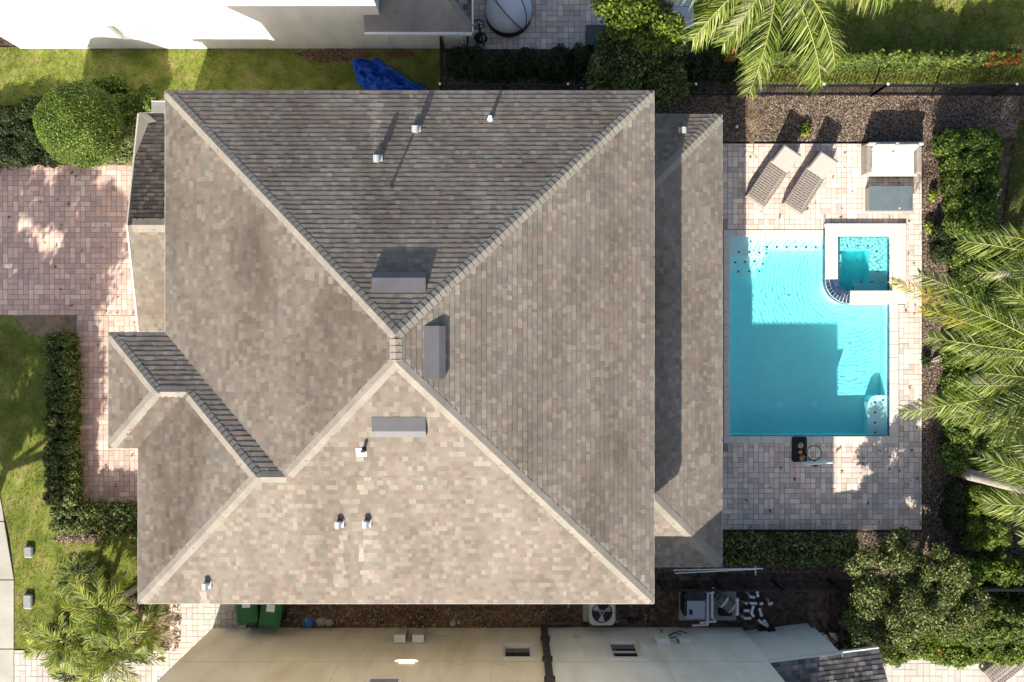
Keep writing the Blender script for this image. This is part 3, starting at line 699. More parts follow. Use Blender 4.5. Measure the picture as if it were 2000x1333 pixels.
stack(957,229,cNE,nN,.26,.045,'white_plastic'); stack(760,361,cNE,nN,.34,.03); stack(707,882,cSE,nS,.3,.04)
hd = hood(1337,252,pNE,nN,.36, prf)
# lead flashing under the small south pipe, and pale run-off tiles
fl = MB(); c0 = on_plane(706,883,cSE,nS); U, V = slope_frame(nS); fl.add([c0+U*x+V*y+nS*.022 for x, y in ((-.12,-.1),(.12,-.1),(.12,.1),(-.12,.1))], [(0,1,2,3)]); fl.build('flashing', M['white_plastic'], rf)

# ================================================================ NORTH NEIGHBOUR (white)
nb = thing('white_house', T(450, 40, 0), 'tall white stucco house wall along the top edge', 'house')
n_ = MB()
xl, xr, yb = 40, 768, 95
wx0, wx1 = 262, 372; wz0, wz1 = .85, 2.0
def wall_with_holes(mb, x0, x1, z0, z1, y, holes, thick, facing=-1):
    """wall in the plane y (metres), rectangular holes (x0,x1,z0,z1) in metres; facing -1 looks south"""
    xs = sorted({x0, x1} | {v for h in holes for v in h[:2]}); zs = sorted({z0, z1} | {v for h in holes for v in h[2:]})
    for i in range(len(xs)-1):
        for j in range(len(zs)-1):
            mx, mz = (xs[i]+xs[i+1])/2, (zs[j]+zs[j+1])/2
            if any(h[0] < mx < h[1] and h[2] < mz < h[3] for h in holes): continue
            P = [(xs[i],y,zs[j]),(xs[i+1],y,zs[j]),(xs[i+1],y,zs[j+1]),(xs[i],y,zs[j+1])]
            mb.face(P if facing < 0 else P[::-1])
    t = -facing*thick
    for a, b, c, d in holes:
        mb.face([(a,y,c),(a,y+t,c),(a,y+t,d),(a,y,d)]); mb.face([(b,y,c),(b,y,d),(b,y+t,d),(b,y+t,c)])
        mb.face([(a,y,c),(b,y,c),(b,y+t,c),(a,y+t,c)]); mb.face([(a,y,d),(a,y+t,d),(b,y+t,d),(b,y,d)])
X = lambda px: (px-CX)/K
Y = lambda py: (CY-py)/K
wall_with_holes(n_, X(xl), X(xr), -.1, 5.6, Y(yb), [(X(wx0),X(wx1),wz0,wz1)], .2, -1)
n_.face([(X(xl),Y(yb),-.1),(X(xl),Y(yb),5.6),(X(xl),Y(yb)+12,5.6),(X(xl),Y(yb)+12,-.1)]); n_.face([(X(xr),Y(yb),-.1),(X(xr),Y(yb)+12,-.1),(X(xr),Y(yb)+12,5.6),(X(xr),Y(yb),5.6)])
n_.build('wall', M['stucco_white'], nb)
wd = MB(); y = Y(yb)+.17; a, b = X(wx0), X(wx1); m_ = (a+b)/2; t = .05
for q_ in ((a,a+t,wz0,wz1),(b-t,b,wz0,wz1),(m_-t/2,m_+t/2,wz0,wz1),(a+t,b-t,wz0,wz0+t),(a+t,b-t,wz1-t,wz1)): wd.box((q_[0],y-.03,q_[2]),(q_[1],y+.03,q_[3]))
wo = wd.build('window', M['trim'], nb); pn = MB(); pn.face([(a,y+.01,wz0),(b,y+.01,wz0),(b,y+.01,wz1),(a,y+.01,wz1)]); pn.build('pane', M['blind'], wo)
# its low side roof
z = 2.7; rx0, rx1 = tr(712,0,z)[0], tr(921,0,z)[0]; ry = tr(0,63,z)[1]
a, b = T(rx0,ry,z), T(rx1,ry,z); t1 = 250; up_ = PT*t1/K
r_ = MB(); shingle_face(r_, [b, a, T(rx0, ry-t1, z+up_), T(rx1-t1*.85, ry-t1, z+up_)]); 
e1 = T(rx1, ry-t1*1.4, z); shingle_face(r_, [b, e1, T(rx1-t1*.85, ry-t1*1.4, z+up_*1.0), T(rx1-t1*.85, ry-t1, z+up_)])
ro = r_.build('side_roof', M['shingle_grey'], nb); cp = MB(); cap_line(cp, b, T(rx1-t1*.85, ry-t1, z+up_), nS, nE, w=.17); cp.build('ridge_cap', M['cap'], ro)
ff = MB(); fascia(ff, b, a, (0,-1,0), h=.14, w=.06); fascia(ff, b, e1, (1,0,0), h=.14, w=.05); ff.build('gutter', M['trim'], ro)
w2 = MB(); w2.box((X(xr)-.02,Y(yb),-.1),(X(911),Y(yb)+6,2.6)); w2.build('side_wall', M['stucco_white'], nb)
dsp = MB(); dsp.box((X(903),Y(yb)-.08,0),(X(908),Y(yb)-.003,2.5)); dsp.build('downspout', M['trim'], nb)
mr_ = MB(); mr_.face([T(rx0-600,yb-20,5.62), T(xr+20,yb-20,5.62), T(xr+20,yb-900,5.62), T(rx0-900,yb-900,5.62)]); mr_.face([T(xl,yb,5.59),T(xr,yb,5.59),T(xr,yb-700,5.59),T(xl,yb-700,5.59)])
mr2 = MB(); zz = 5.6; e_ = [T(xl-26,yb-4,zz),T(xr+20,yb-4,zz),T(xr+20,yb-700,zz),T(xl-26,yb-700,zz)]
shingle_face(mr2, [e_[0], e_[1], T(xr-320,yb-352,zz+2.4), T(xl+320,yb-352,zz+2.4)]); shingle_face(mr2, [e_[1], e_[2], T(xr-320,yb-352,zz+2.4)]); shingle_face(mr2, [e_[3], e_[0], T(xl+320,yb-352,zz+2.4)]) ; mr2.build('roof', M['shingle_grey'], nb)

# ================================================================ SOUTH NEIGHBOUR (beige)
sb = thing('beige_house', T(900, 1300, 0), 'beige stucco house wall with dark downspout along the bottom edge', 'house')
yb = 1227; SZ = 5.3
def xz(px, py):      # wall pixel to (x, z) on the wall plane y = yb
    k = (py-CY)/(yb-CY); z = H*(1-1/k); return X(CX+(px-CX)/k), z
h1 = (*sorted((xz(984,1256)[0], xz(1037,1256)[0])), xz(0,1259)[1], xz(0,1285)[1]); h2 = (*sorted((xz(1188,1252)[0], xz(1240,1252)[0])), xz(0,1252)[1], xz(0,1285)[1])
h3 = (xz(724,1329)[0], xz(779,1329)[0], xz(0,1329)[1], xz(0,1329)[1]+1.1)
bw = MB(); wall_with_holes(bw, X(415), X(1061), -.1, SZ-.1, Y(yb), [h1, h3], .12, +1)
bw.face([(X(415),Y(yb),-.1),(X(415),Y(yb)-14,-.1),(X(415),Y(yb)-14,SZ-.1),(X(415),Y(yb),SZ-.1)])
bw.build('wall', M['stucco_beige'], sb)
bw = MB(); wall_with_holes(bw, X(1061), X(1449), -.1, SZ-.1, Y(yb), [h2], .12, +1)
bw.face([(X(1449),Y(yb),-.1),(X(1449),Y(yb)-14,-.1),(X(1449),Y(yb)-14,SZ-.1),(X(1449),Y(yb),SZ-.1)])
bw.face([(X(1449),Y(1234),-.1),(X(1582),Y(1218),-.1),(X(1582),Y(1218),2.75),(X(1449),Y(1234),2.69)][::-1])
bw.face([(X(1582),Y(1218),-.1),(X(1582),Y(1500),-.1),(X(1582),Y(1500),2.75),(X(1582),Y(1218),2.75)])
b2_ = bw.build('wall', M['stucco_cool_light'], sb); b2_['label'] = 'stretch of the beige wall with cooler light put into its colour'
for hq, bar in ((h1, False), (h2, True), (h3, False)):
    a, b, c, d = hq; y = Y(yb)-.10; t = .05; f_ = MB()
    for q_ in ((a,a+t,c,d),(b-t,b,c,d),(a+t,b-t,c,c+t),(a+t,b-t,d-t,d)): f_.box((q_[0],y-.03,q_[2]),(q_[1],y+.035,q_[3]))
    if bar: f_.box((a+t,y-.02,(c+d)/2-.04),(b-t,y+.03,(c+d)/2+.04))
    for q_ in ((a-.1,a-.005,c-.1,d+.1),(b+.005,b+.1,c-.1,d+.1),(a-.005,b+.005,c-.1,c-.005),(a-.005,b+.005,d+.005,d+.1)): f_.box((q_[0],Y(yb)-.01,q_[2]),(q_[1],Y(yb)+.035,q_[3]))
    wo = f_.build('window', M['trim'], sb); p_ = MB(); p_.face([(a,y,c),(a,y,d),(b,y,d),(b,y,c)]); p_.build('pane', M['glass_dark'], wo)
jn = MB(); 
for (xa, xb) in ((415,1058),(1068,1440)): jn.box((X(xa),Y(yb),2.93),(X(xb),Y(yb)+.006,2.945))
for xx, z0, z1 in ((700,2.95,5.1),(965,2.95,5.1),(1268,2.95,5.1)): jn.box((X(xx)-.006,Y(yb),z0),(X(xx)+.006,Y(yb)+.006,z1))
jn.build('stucco_joint', M['soffit'], sb)
dp = MB(); xx = X(1062); dp.box((xx-.10,Y(yb)+.003,.12),(xx+.10,Y(yb)+.14,5.5),bev=.02); dp.tube([(xx,Y(yb)+.07,.15),(xx+.1,Y(yb)+.16,.08),(xx+.9,Y(yb)+.16,.05)],[.07,.07,.06],8)
for zz in (1.2,2.9,4.4): dp.box((xx-.14,Y(yb)+.002,zz),(xx+.14,Y(yb)+.15,zz+.04))
dp.build('downspout', M['dark_metal'], sb)
ro = MB(); yE = yb-11; e0, e1 = T(415-27, yE, SZ), T(1449+10, yE, SZ)
shingle_face(ro, [e1, e0, T(415-27+330, yE+330, SZ+2.3), T(1449-330, yE+330, SZ+2.3)])
shingle_face(ro, [T(1459,yE+700,SZ), e1, T(1129, yE+330, SZ+2.3)]); shingle_face(ro, [e0, T(388,yE+700,SZ), T(718, yE+330, SZ+2.3)])
rr = ro.build('roof', M['shingle_grey'], sb); ff = MB(); fascia(ff, e0, e1, (0,1,0), w=.05); ff.build('gutter', M['trim'], rr)
# single storey part with its own roof
e0, e1 = T(1449, 1236, 2.7), T(1648, 1211, 2.7); dd_ = (e1-e0).normalized(); nn = Vector((dd_.y, -dd_.x, 0))
if nn.y > 0: nn = -nn
lowr = MB(); L_ = 3.2; rise = PT*L_
r0, r1 = e0+nn*L_+Vector((0,0,rise)), e1+nn*L_+Vector((0,0,rise))
shingle_face(lowr, [e0, e1, r1, r0]); 
lr = lowr.build('side_roof', M['shingle_grey'], sb); ff = MB(); fascia(ff, e0, e1, tuple(-nn), h=.13, w=.06); ff.build('gutter', M['trim'], lr)
# meter boxes, lamp, covers, conduits on the wall
for px in (785, 820):
    m = MB(); x, z = xz(px, 1246); m.box((x-.17,Y(yb)+.002,.95),(x+.17,Y(yb)+.26,1.45),bev=.02); m.box((x-.14,Y(yb)+.002,.45),(x+.14,Y(yb)+.14,.95)); m.tube([(x,Y(yb)+.07,.45),(x,Y(yb)+.07,0)],.025,6)
    o = m.build('meter_box', M['concrete'], sb); l_ = MB(); l_.box((x-.165,Y(yb)+.03,1.452),(x+.165,Y(yb)+.25,1.46)); l_.build('lid', M['trim'], o)
m = MB(); x, z = xz(1290,1248); m.box((x-.2,Y(yb)+.002,1.0),(x+.2,Y(yb)+.16,1.55),bev=.015); m.build('utility_box', M['trim'], sb)
m = MB(); x, z = xz(1338,1256); m.box((x-.16,Y(yb)+.002,1.15),(x+.16,Y(yb)+.12,1.45),bev=.01); m.build('utility_box', M['trim'], sb)
m = MB(); x, z = xz(1278,1230)
for i, (x0, z0, x1, z1) in enumerate(((x+.1,.2,x+.1,1.0),(x+.3,.9,x+.9,.6),(x+.2,1.0,x+.7,.75),(x+.3,1.1,x+.5,1.5))):
    m.tube([(x0,Y(yb)+.05,z0),((x0+x1)/2+.05,Y(yb)+.12,(z0+z1)/2-.08),(x1,Y(yb)+.04,z1)],.014,6)
m.build('cable', M['black_rubber'], sb)
m = MB(); x, z = xz(794,1296); m.box((x-.22,Y(yb)+.002,z-.03),(x+.22,Y(yb)+.06,z+.03),bev=.01); m.tube([(x-.3,Y(yb)+.08,z+.06),(x-.22,Y(yb)+.08,z),(x+.22,Y(yb)+.08,z),(x+.3,Y(yb)+.08,z+.06)],.03,8)
lampm = mat('lit_lamp', (.95,.93,.85)); lampm.node_tree.nodes['Principled BSDF'].inputs['Emission Color'].default_value = (1,.9,.7,1); lampm.node_tree.nodes['Principled BSDF'].inputs['Emission Strength'].default_value = .5
m.build('wall_lamp', lampm, sb)
for px, py, mt in ((898,1297,'trim'),(1126,1247,'galv'),(982,1298,'trim')):
    m = MB(); x, z = xz(px,py); m.box((x-.07,Y(yb)+.002,z-.07),(x+.07,Y(yb)+.05,z+.07),bev=.01); m.build('outlet_cover', M[mt], sb)
m = MB(); x, z = xz(860,1243); m.tube([(x-.2,Y(yb)+.04,z),(x+.35,Y(yb)+.04,z)],.012,6); m.cyl((x+.35,Y(yb)+.04,0),.02,z-.02,z+.02,8); m.build('hose_tap', M['galv'], sb)

# ================================================================ POOL
deck = [(1411,281,1800,1035)]
spaR = (1609,437,1767,595)
pavers('pool_deck', [(1340,281,1800,1035),(1220,300,1340,1035)], M['paver_deck'], .016, None, unit=.158, seed=8, hole=[(1412,448,1756,866),(1608,436,1768,596)])
pool = thing('swimming_pool', T(1580,660,0), 'rectangular turquoise swimming pool with pale stone coping', 'swimming pool')
bs = MB()
x0, x1, y0, y1 = X(1424), X(1738), Y(852), Y(462); ZF = -.78; CZ = .03
wx_ = .25
bs.box((x0-wx_,y0-wx_,ZF-.2),(x1+wx_,y1+wx_,ZF))
bs.box((x0-wx_,y0-wx_,ZF),(x0,y1+wx_,CZ-.05)); bs.box((x1,y0-wx_,ZF),(x1+wx_,y1+wx_,CZ-.05))
bs.box((x0,y0-wx_,ZF),(x1,y0,CZ-.05)); bs.box((x0,y1,ZF),(x1,y1+wx_,CZ-.05))
basin = bs.build('basin', M['plaster'], pool)
tiles = {k_: MB() for k_ in (x0, x1, y0, y1)}      # waterline tile band, one row per side
for i in range(int((y1-y0)/.15)):
    ya = y0+i*.15
    for xx, sx in ((x0,1),(x1,-1)): tiles[xx].box((xx,ya+.004,-.17),(xx+sx*.012,ya+.146,-.025))
for i in range(int((x1-x0)/.15)):
    xa = x0+i*.15
    for yy, sy in ((y0,1),(y1,-1)): tiles[yy].box((xa+.004,yy,-.17),(xa+.146,yy+sy*.012,-.025))
for t_ in tiles.values(): t_.build('waterline_tile', M['blue_tile'], basin)
cp = MB()
def copg(mb, a, b, c, d, z=CZ, n=1, along='x', z0=-.045):
    """coping stones in a strip of ground pixels"""
    xa, xb, ya, yb2 = X(a), X(c), Y(d), Y(b)
    for i in range(n):
        if along == 'x': p, q = xa+(xb-xa)*i/n, xa+(xb-xa)*(i+1)/n; mb.box((p+.002,ya,z0),(q-.002,yb2,z),bev=.012)
        else: p, q = ya+(yb2-ya)*i/n, ya+(yb2-ya)*(i+1)/n; mb.box((xa,p+.002,z0),(xb,q-.002,z),bev=.012)
copg(cp,1413,449,1608,463,n=8); copg(cp,1413,852,1755,866,n=14); copg(cp,1413,463,1425.5,852,n=16,along='y'); copg(cp,1737.5,596,1755,852,n=10,along='y')
cp.build('coping', M['coping'], pool)
# steps and benches
st = MB()
st.box((x0,Y(500),ZF),(X(1500),y1,-.28)); st.box((x0,Y(520),ZF),(X(1497),Y(500),-.45)); st.box((x0,Y(540),ZF),(X(1488),Y(520),-.62)); st.box((X(1500),Y(486),ZF),(X(1611),y1,-.35))
st.build('step', M['plaster'], pool)
bn = MB(); bx0 = X(1703)
rr_ = .28; pts = [(x1,Y(852)),(x1,Y(774))] + [(bx0+rr_-rr_*math.sin(t), Y(774)-rr_+rr_*math.cos(t)) for t in [math.pi/2*i/6 for i in range(7)]] + [(bx0,Y(852))]
bn.prism(pts[::-1] if area2(pts) < 0 else pts, ZF, -.32); bn.build('bench', M['plaster'], pool)
def dot(mb, px, py, z, r=.03):
    p = W(px, py, z); mb.box((p.x-r,p.y-r,z-.01),(p.x+r,p.y+r,z+.006))
for px, py, z in ((1443,493,-.28),(1464,493,-.28),(1483,494,-.28),(1497,495,-.28),(1466,472,-.28),(1436,513,-.45),(1455,512,-.45),(1474,511,-.45),(1490,516,-.45),(1442,531,-.62),(1463,530,-.62),(1483,530,-.62)) + tuple((1498+19*i,483,-.35) for i in range(6)) + tuple((1709,y_,-.32) for y_ in (786,806,826,845)) + ((1725,782,-.32),):
    mk = MB(); dot(mk, px, py, z); mk.build('step_marker', M['blue_tile'], pool)
M['drain_white'] = mat('drain_white', (.92,.98,.98), rough=.4)
for px, py, r, z, nm in ((1467,713,.07,ZF,'drain_cover'),(1632,715,.07,ZF,'drain_cover'),(1521,791,.11,ZF,'drain_cover'),(1590,791,.11,ZF,'drain_cover'),(1539,580,.06,ZF,'drain_cover')):
    m = MB(); p = W(px,py,z); m.cyl(p, r, z-.01, z+.02, 20); m.cyl(p, r*.6, z+.02, z+.035, 16); m.build(nm, M['drain_white'], pool)
def water_mat(name, absorb, dens, cx, cy):
    m = bpy.data.materials.new(name); m.use_nodes = True; nt = m.node_tree; N = nt.nodes.new; L = nt.links.new
    for n in list(nt.nodes): nt.nodes.remove(n)
    out = N('ShaderNodeOutputMaterial'); trn = N('ShaderNodeBsdfTransparent'); gl = N('ShaderNodeBsdfGlossy'); gl.inputs['Roughness'].default_value = .04
    fr = N('ShaderNodeFresnel'); fr.inputs[0].default_value = 1.33; mx = N('ShaderNodeMixShader')
    tc = N('ShaderNodeTexCoord'); mp = N('ShaderNodeMapping'); mp.inputs['Location'].default_value = (-cx, -cy, 0); L(tc.outputs['Object'], mp.inputs[0])
    ns = N('ShaderNodeTexNoise'); ns.inputs['Scale'].default_value = 1.3; ns.inputs['Detail'].default_value = 3; L(tc.outputs['Object'], ns.inputs['Vector'])
    ad = N('ShaderNodeVectorMath'); ad.operation = 'MULTIPLY_ADD'; L(ns.outputs['Color'], ad.inputs[0]); ad.inputs[1].default_value = (.35,.35,.0); L(mp.outputs[0], ad.inputs[2])
    wv = N('ShaderNodeTexWave'); wv.wave_type = 'RINGS'; wv.rings_direction = 'SPHERICAL'; wv.inputs['Scale'].default_value = 2.6; wv.inputs['Distortion'].default_value = 4.0; wv.inputs['Detail'].default_value = 3; wv.inputs['Detail Scale'].default_value = 3
    L(ad.outputs[0], wv.inputs['Vector'])
    vo = N('ShaderNodeTexVoronoi'); vo.feature = 'SMOOTH_F1'; vo.inputs['Scale'].default_value = 9; vo.inputs['Smoothness'].default_value = .4; L(ad.outputs[0], vo.inputs['Vector'])
    mu = N('ShaderNodeMath'); mu.operation = 'MULTIPLY_ADD'; L(vo.outputs['Distance'], mu.inputs[0]); mu.inputs[1].default_value = .8; L(wv.outputs['Fac'], mu.inputs[2])
    bp = N('ShaderNodeBump'); bp.inputs['Strength'].default_value = .18; bp.inputs['Distance'].default_value = .02; L(mu.outputs[0], bp.inputs['Height'])
    L(bp.outputs[0], gl.inputs['Normal']); L(bp.outputs[0], fr.inputs['Normal'])
    rp = N('ShaderNodeMapRange'); rp.inputs[1].default_value = .15; rp.inputs[2].default_value = .95; rp.inputs[3].default_value = .22; rp.inputs[4].default_value = 1.0; L(mu.outputs[0], rp.inputs[0])
    gb = N('ShaderNodeNewGeometry'); rq = N('ShaderNodeMix'); L(gb.outputs['Backfacing'], rq.inputs[0]); rq.inputs[2].default_value = 1.0; L(rp.outputs[0], rq.inputs[3])  # caustic light pattern put into the tint of the water's underside
    cb = N('ShaderNodeCombineColor'); L(rq.outputs[0], cb.inputs[0]); 
    for i in (1,2): L(rq.outputs[0], cb.inputs[i])
    L(cb.outputs[0], trn.inputs[0]); ge = N('ShaderNodeNewGeometry'); om = N('ShaderNodeMath'); om.operation = 'SUBTRACT'; om.inputs[0].default_value = 1; L(ge.outputs['Backfacing'], om.inputs[1]); fm = N('ShaderNodeMath'); fm.operation = 'MULTIPLY'; L(fr.outputs[0], fm.inputs[0]); L(om.outputs[0], fm.inputs[1]); L(fm.outputs[0], mx.inputs[0]); L(trn.outputs[0], mx.inputs[1]); L(gl.outputs[0], mx.inputs[2]); L(mx.outputs[0], out.inputs[0])
    va = N('ShaderNodeVolumeAbsorption'); va.inputs[0].default_value = (*absorb, 1); va.inputs[1].default_value = dens; L(va.outputs[0], out.inputs['Volume'])
    return m
M['water'] = water_mat('pool_water', (.36,.935,.968), 1.15, X(1660)-X(1580), Y(600)-Y(660))
M['spa_water'] = water_mat('spa_water', (.34,.935,.95), 1.1, .3, .3)
wt = MB(); wt.box((x0-.01,y0-.01,ZF-.01),(x1+.01,y1+.01,-.09)); wt.build('water', M['water'], pool)

spa = thing('spa', T(1688,516,0), 'raised square hot tub with curved blue tile spillway at pool corner', 'hot tub')
SR = .13                                            # raised rim above the deck
sh = MB(); ix0, ix1, iy0, iy1 = X(1634), X(1741), Y(568), Y(462)
ox0, ox1, oy0, oy1 = X(1610), X(1766), Y(594), Y(438)
ac = (X(1658), Y(546)); r_o, r_i = 48/K, 24/K
def arc(c, r, a0, a1, n=10): return [(c[0]+r*math.cos(R(a0+(a1-a0)*i/n)), c[1]+r*math.sin(R(a0+(a1-a0)*i/n))) for i in range(n+1)]
outer = [(ox1,oy0),(ox1,oy1),(ox0,oy1)] + arc(ac, r_o, 180, 270, 14)
inner = [(ix1,iy0),(ix1,iy1),(ix0,iy1)] + arc(ac, r_i, 180, 270, 14)
def band(mb, A, B, z0, z1, mi=0):
    n = len(A)
    for i in range(n):
        j = (i+1) % n
        mb.face([(*A[i],z1),(*B[i],z1),(*B[j],z1),(*A[j],z1)], mi); mb.face([(*A[i],z0),(*A[i],z1),(*A[j],z1),(*A[j],z0)], mi); mb.face([(*B[i],z0),(*B[j],z0),(*B[j],z1),(*B[i],z1)], mi)
out2 = [(p[0]*1.0, p[1]) for p in outer]
band(sh, outer, inner, ZF, SR-.06); sh.face([(*p, -.75) for p in outer][::-1]); 
spb = sh.build('basin', M['plaster'], spa)
cq = MB()
cq.box((ox0-.01,ac[1],SR-.055),(ix0,oy1+.01,SR),bev=.012); cq.box((ix0+.002,iy1,SR-.055),(ox1+.01,oy1+.01,SR),bev=.012); cq.box((ix1-.01,oy0-.01,SR-.055),(ox1+.01,iy1-.002,SR),bev=.012); cq.box((ac[0],oy0-.01,SR-.055),(ix1-.012,iy0,SR),bev=.012)
cq.build('coping', M['coping'], spa)
sp = MB()
for rI in range(3):
    ra, rb = r_i+(r_o-r_i)*rI/3, r_i+(r_o-r_i)*(rI+1)/3; nt_ = 10
    for i in range(nt_):
        a0, a1 = 180+90*i/nt_+.8, 180+90*(i+1)/nt_-.8; A = arc(ac, ra+.008, a0, a1, 2); B = arc(ac, rb-.008, a0, a1, 2); zt = SR-.03-rI*.010
        sp.prism((B+A[::-1]) , zt-.03, zt+.004)
for i in range(14):
    a0, a1 = 180+90*i/14+.6, 180+90*(i+1)/14-.6
    for k_ in range(3):
        A = arc(ac, r_o+.002, a0, a1, 2); z1_ = SR-.1-k_*.055; sp.prism(arc(ac, r_o+.02, a0, a1, 2)+A[::-1], z1_-.05, z1_)
for yy in range(8):
    ya = ac[1]+yy*.19; 
    for zz in (-.10,-.04,.02): sp.box((ox0-.024,ya+.004,zz),(ox0-.012,ya+.186,zz+.055))
sp.build('spillway_tile', M['blue_tile'], spa)
gt = MB(); gt.prism(arc(ac, r_o, 180, 270, 14)+arc(ac, r_i, 180, 270, 14)[::-1], SR-.13, SR-.062); gt.build('grout', M['grout'], spa)
# seats round the foot well
ss = MB(); fx0, fx1, fy0, fy1 = X(1650), X(1705), Y(545), Y(487)
ss.box((ix0,fy1,-.75),(ix1,iy1,-.30)); ss.box((ix0,fy0-.1,-.75),(fx0,fy1,-.30)); ss.box((fx1,iy0,-.75),(ix1,fy1,-.30)); ss.box((X(1672),iy0,-.75),(fx1,Y(549),-.30)); ss.build('bench', M['plaster'], spa)
for px, py in ((1655,481),(1675,481),(1695,481),(1712,491),(1713,511),(1713,531),(1641,494),(1641,514),(1682,551),(1703,551),(1666,563)): sm = MB(); dot(sm, px, py, -.30, .025); sm.build('step_marker', M['blue_tile'], spa)
for px, py in ((1655,505),(1679,505),(1688,524),(1645,546)):
    m = MB(); p = W(px,py,-.75); m.cyl(p, .09, -.76, -.72, 18); m.build('drain_cover', M['drain_white'], spa)
sw_ = MB(); sw_.prism([(ix1+.01,iy0-.01),(ix1+.01,iy1+.01),(ix0-.01,iy1+.01)]+arc(ac, r_i+.01, 180, 270, 10), -.76, SR-.075); sw_.build('water', M['spa_water'], spa)

# ================================================================ PATIO FURNITURE
wick = mat('taupe_wicker', tones=[(.22,.19,.165),(.30,.265,.23),(.18,.155,.13)], rough=.75, vscale=30, var=.2)
wick_l = mat('pale_wicker', tones=[(.38,.36,.33),(.46,.44,.41)], rough=.75, vscale=30, var=.15)
M['cushion'] = mat('cream_cushion', (.66,.63,.57), rough=.9, var=.05, vscale=6, bump=.2, bscale=60)
M['cushion_tan'] = mat('tan_cushion', (.40,.36,.32), rough=.9, var=.06, vscale=8, bump=.2, bscale=80)
def weave(mb, p0, du, dv, nu, nv, t=.012, gap=.12, n=None):
    """flat strips laid across a frame: origin p0, edge vectors du, dv"""
    n = du.cross(dv).normalized() if n is None else n
    for i in range(nu):
        a = p0 + du*((i+gap/2)/nu); b = p0 + du*((i+1-gap/2)/nu); h = n*t*(1 if i % 2 else .6)
        mb.add([a, b, b+dv, a+dv, a+h, b+h, b+dv+h, a+dv+h], [(3,2,1,0),(4,5,6,7),(0,1,5,4),(1,2,6,5),(2,3,7,6),(3,0,4,7)])
    for j in range(nv):
        a = p0 + dv*((j+.35)/nv) + n*t*.55; b = p0 + dv*((j+.65)/nv) + n*t*.55; h = n*t*.6
        mb.add([a, a+du, b+du, b, a+h, a+du+h, b+du+h, b+h], [(3,2,1,0),(4,5,6,7),(0,1,5,4),(1,2,6,5),(2,3,7,6),(3,0,4,7)])
M['pad'] = mat('lounger_pad', (.29,.27,.245), rough=.9, var=.05, vscale=6, bump=.2, bscale=60)
def make_lounger():
    t = thing('sun_lounger', (0,0,0), 'taupe wicker sun lounger nearest the house with raised cream headrest', 'sun lounger', 'sun loungers on the deck')
    w = .33; Ls = 1.22; zt = .34
    m = MB(); m.box((-w,0,.12),(-w+.04,1.86,zt),bev=.01); m.box((w-.04,0,.12),(w,1.86,zt),bev=.01); m.box((-w+.04,-.0,.12),(w-.04,.05,zt),bev=.01); m.box((-w+.04,1.82,.12),(w-.04,1.86,zt-.05)); m.build('frame', wick, t)
    m = MB(); V3 = Vector; 
    for i in range(15):
        y_ = .05+i*(Ls-.06)/15; m.box((-w+.02,y_+.004,zt-.02),(w-.02,y_+.054,zt+.008))
    for x_ in (-.2,-.07,.07,.2): m.box((x_-.012,.05,zt-.01),(x_+.012,Ls-.02,zt+.017))
    m.build('seat', wick, t)
    a = R(42); Lb = .72; c, s_2 = math.cos(a), math.sin(a); m = MB()
    Mx = Matrix.Translation((0, Ls, zt)) @ Matrix.Rotation(a, 4, 'X'); m.box((-w+.03,0,-.02),(w-.03,Lb,.02),M=Mx,bev=.01); m.build('backrest', wick, t)
    m = MB(); m.box((-w+.05,.06,.022),(w-.03,Lb+.0,.075),M=Mx,bev=.025); m.build('cushion', M['pad'], t)
    m = MB(); 
    for sx in (-1,1): m.tube([Mx @ Vector((sx*(w-.05),Lb*.7,-.02)), Vector((sx*(w-.05), 1.80, .3))], .012, 6)
    m.build('support_arm', M['galv'], t)
    for sx in (-1,1):
        for y_ in (.06, 1.80):
            m = MB(); m.box((sx*(w-.03)-.025,y_-.03,0),(sx*(w-.03)+.025,y_+.03,.12)); m.build('leg', wick, t)
    return t
l1 = make_lounger()
def place(o, fx, fy, tx_, ty_):
    a = W(fx,fy,.34); b = W(tx_,ty_,.34); d = (b-a); o.location = (a.x,a.y,.018); o.rotation_euler = (0,0,math.atan2(d.y,d.x)-math.pi/2)
place(l1, 1476, 394, 1519, 330)
l2 = copy_thing(l1, (0,0,0), 0, 'taupe wicker sun lounger with raised cream headrest nearer the sofa'); place(l2, 1549, 408, 1590, 343)

sf = thing('outdoor_sofa', W(1745,310,0), 'pale wicker patio sofa with cream cushions at top right of deck', 'sofa')
a = W(1690,275,.0); 
X0, X1 = W(1690,0,.45).x, W(1797,0,.45).x; Yb, Yf = W(0,277,.75).y, W(0,342,.4).y
m = MB(); m.box((X0,Yf,.1),(X1,Yb,.30),bev=.02); m.build('base', wick_l, sf)
m = MB(); m.box((X0,Yb-.10,.28),(X1,Yb,.76),bev=.03); m.build('backrest', wick_l, sf)
for xa in (X0, X1-.14):
    m = MB(); m.box((xa,Yf+.02,.28),(xa+.14,Yb-.1,.60),bev=.025)
    for i in range(10): zz = .12+i*.045; m.box((xa-.004 if xa == X0 else xa+.14,Yf+.03,zz),(xa if xa == X0 else xa+.144,Yb-.02,zz+.03))
    m.build('arm', wick, sf)
m = MB(); m.box((X0+.15,Yf-.03,.30),(X1-.15,Yb-.2,.45),bev=.045); m.build('seat_cushion', M['cushion'], sf)
mx_ = (X0+X1)/2
for xa, xb in ((X0+.16,mx_-.01),(mx_+.01,X1-.16)):
    Mx = Matrix.Translation((0,Yb-.28,.44)) @ Matrix.Rotation(R(-14),4,'X'); m = MB(); m.box((xa,0,0),(xb,.17,.42),M=Mx,bev=.07); m.build('back_cushion', M['cushion'], sf)
for xa in (X0+.06, X1-.06):
    for ya in (Yf+.06, Yb-.06): m = MB(); m.box((xa-.03,ya-.03,.0),(xa+.03,ya+.03,.1)); m.build('leg', wick, sf)

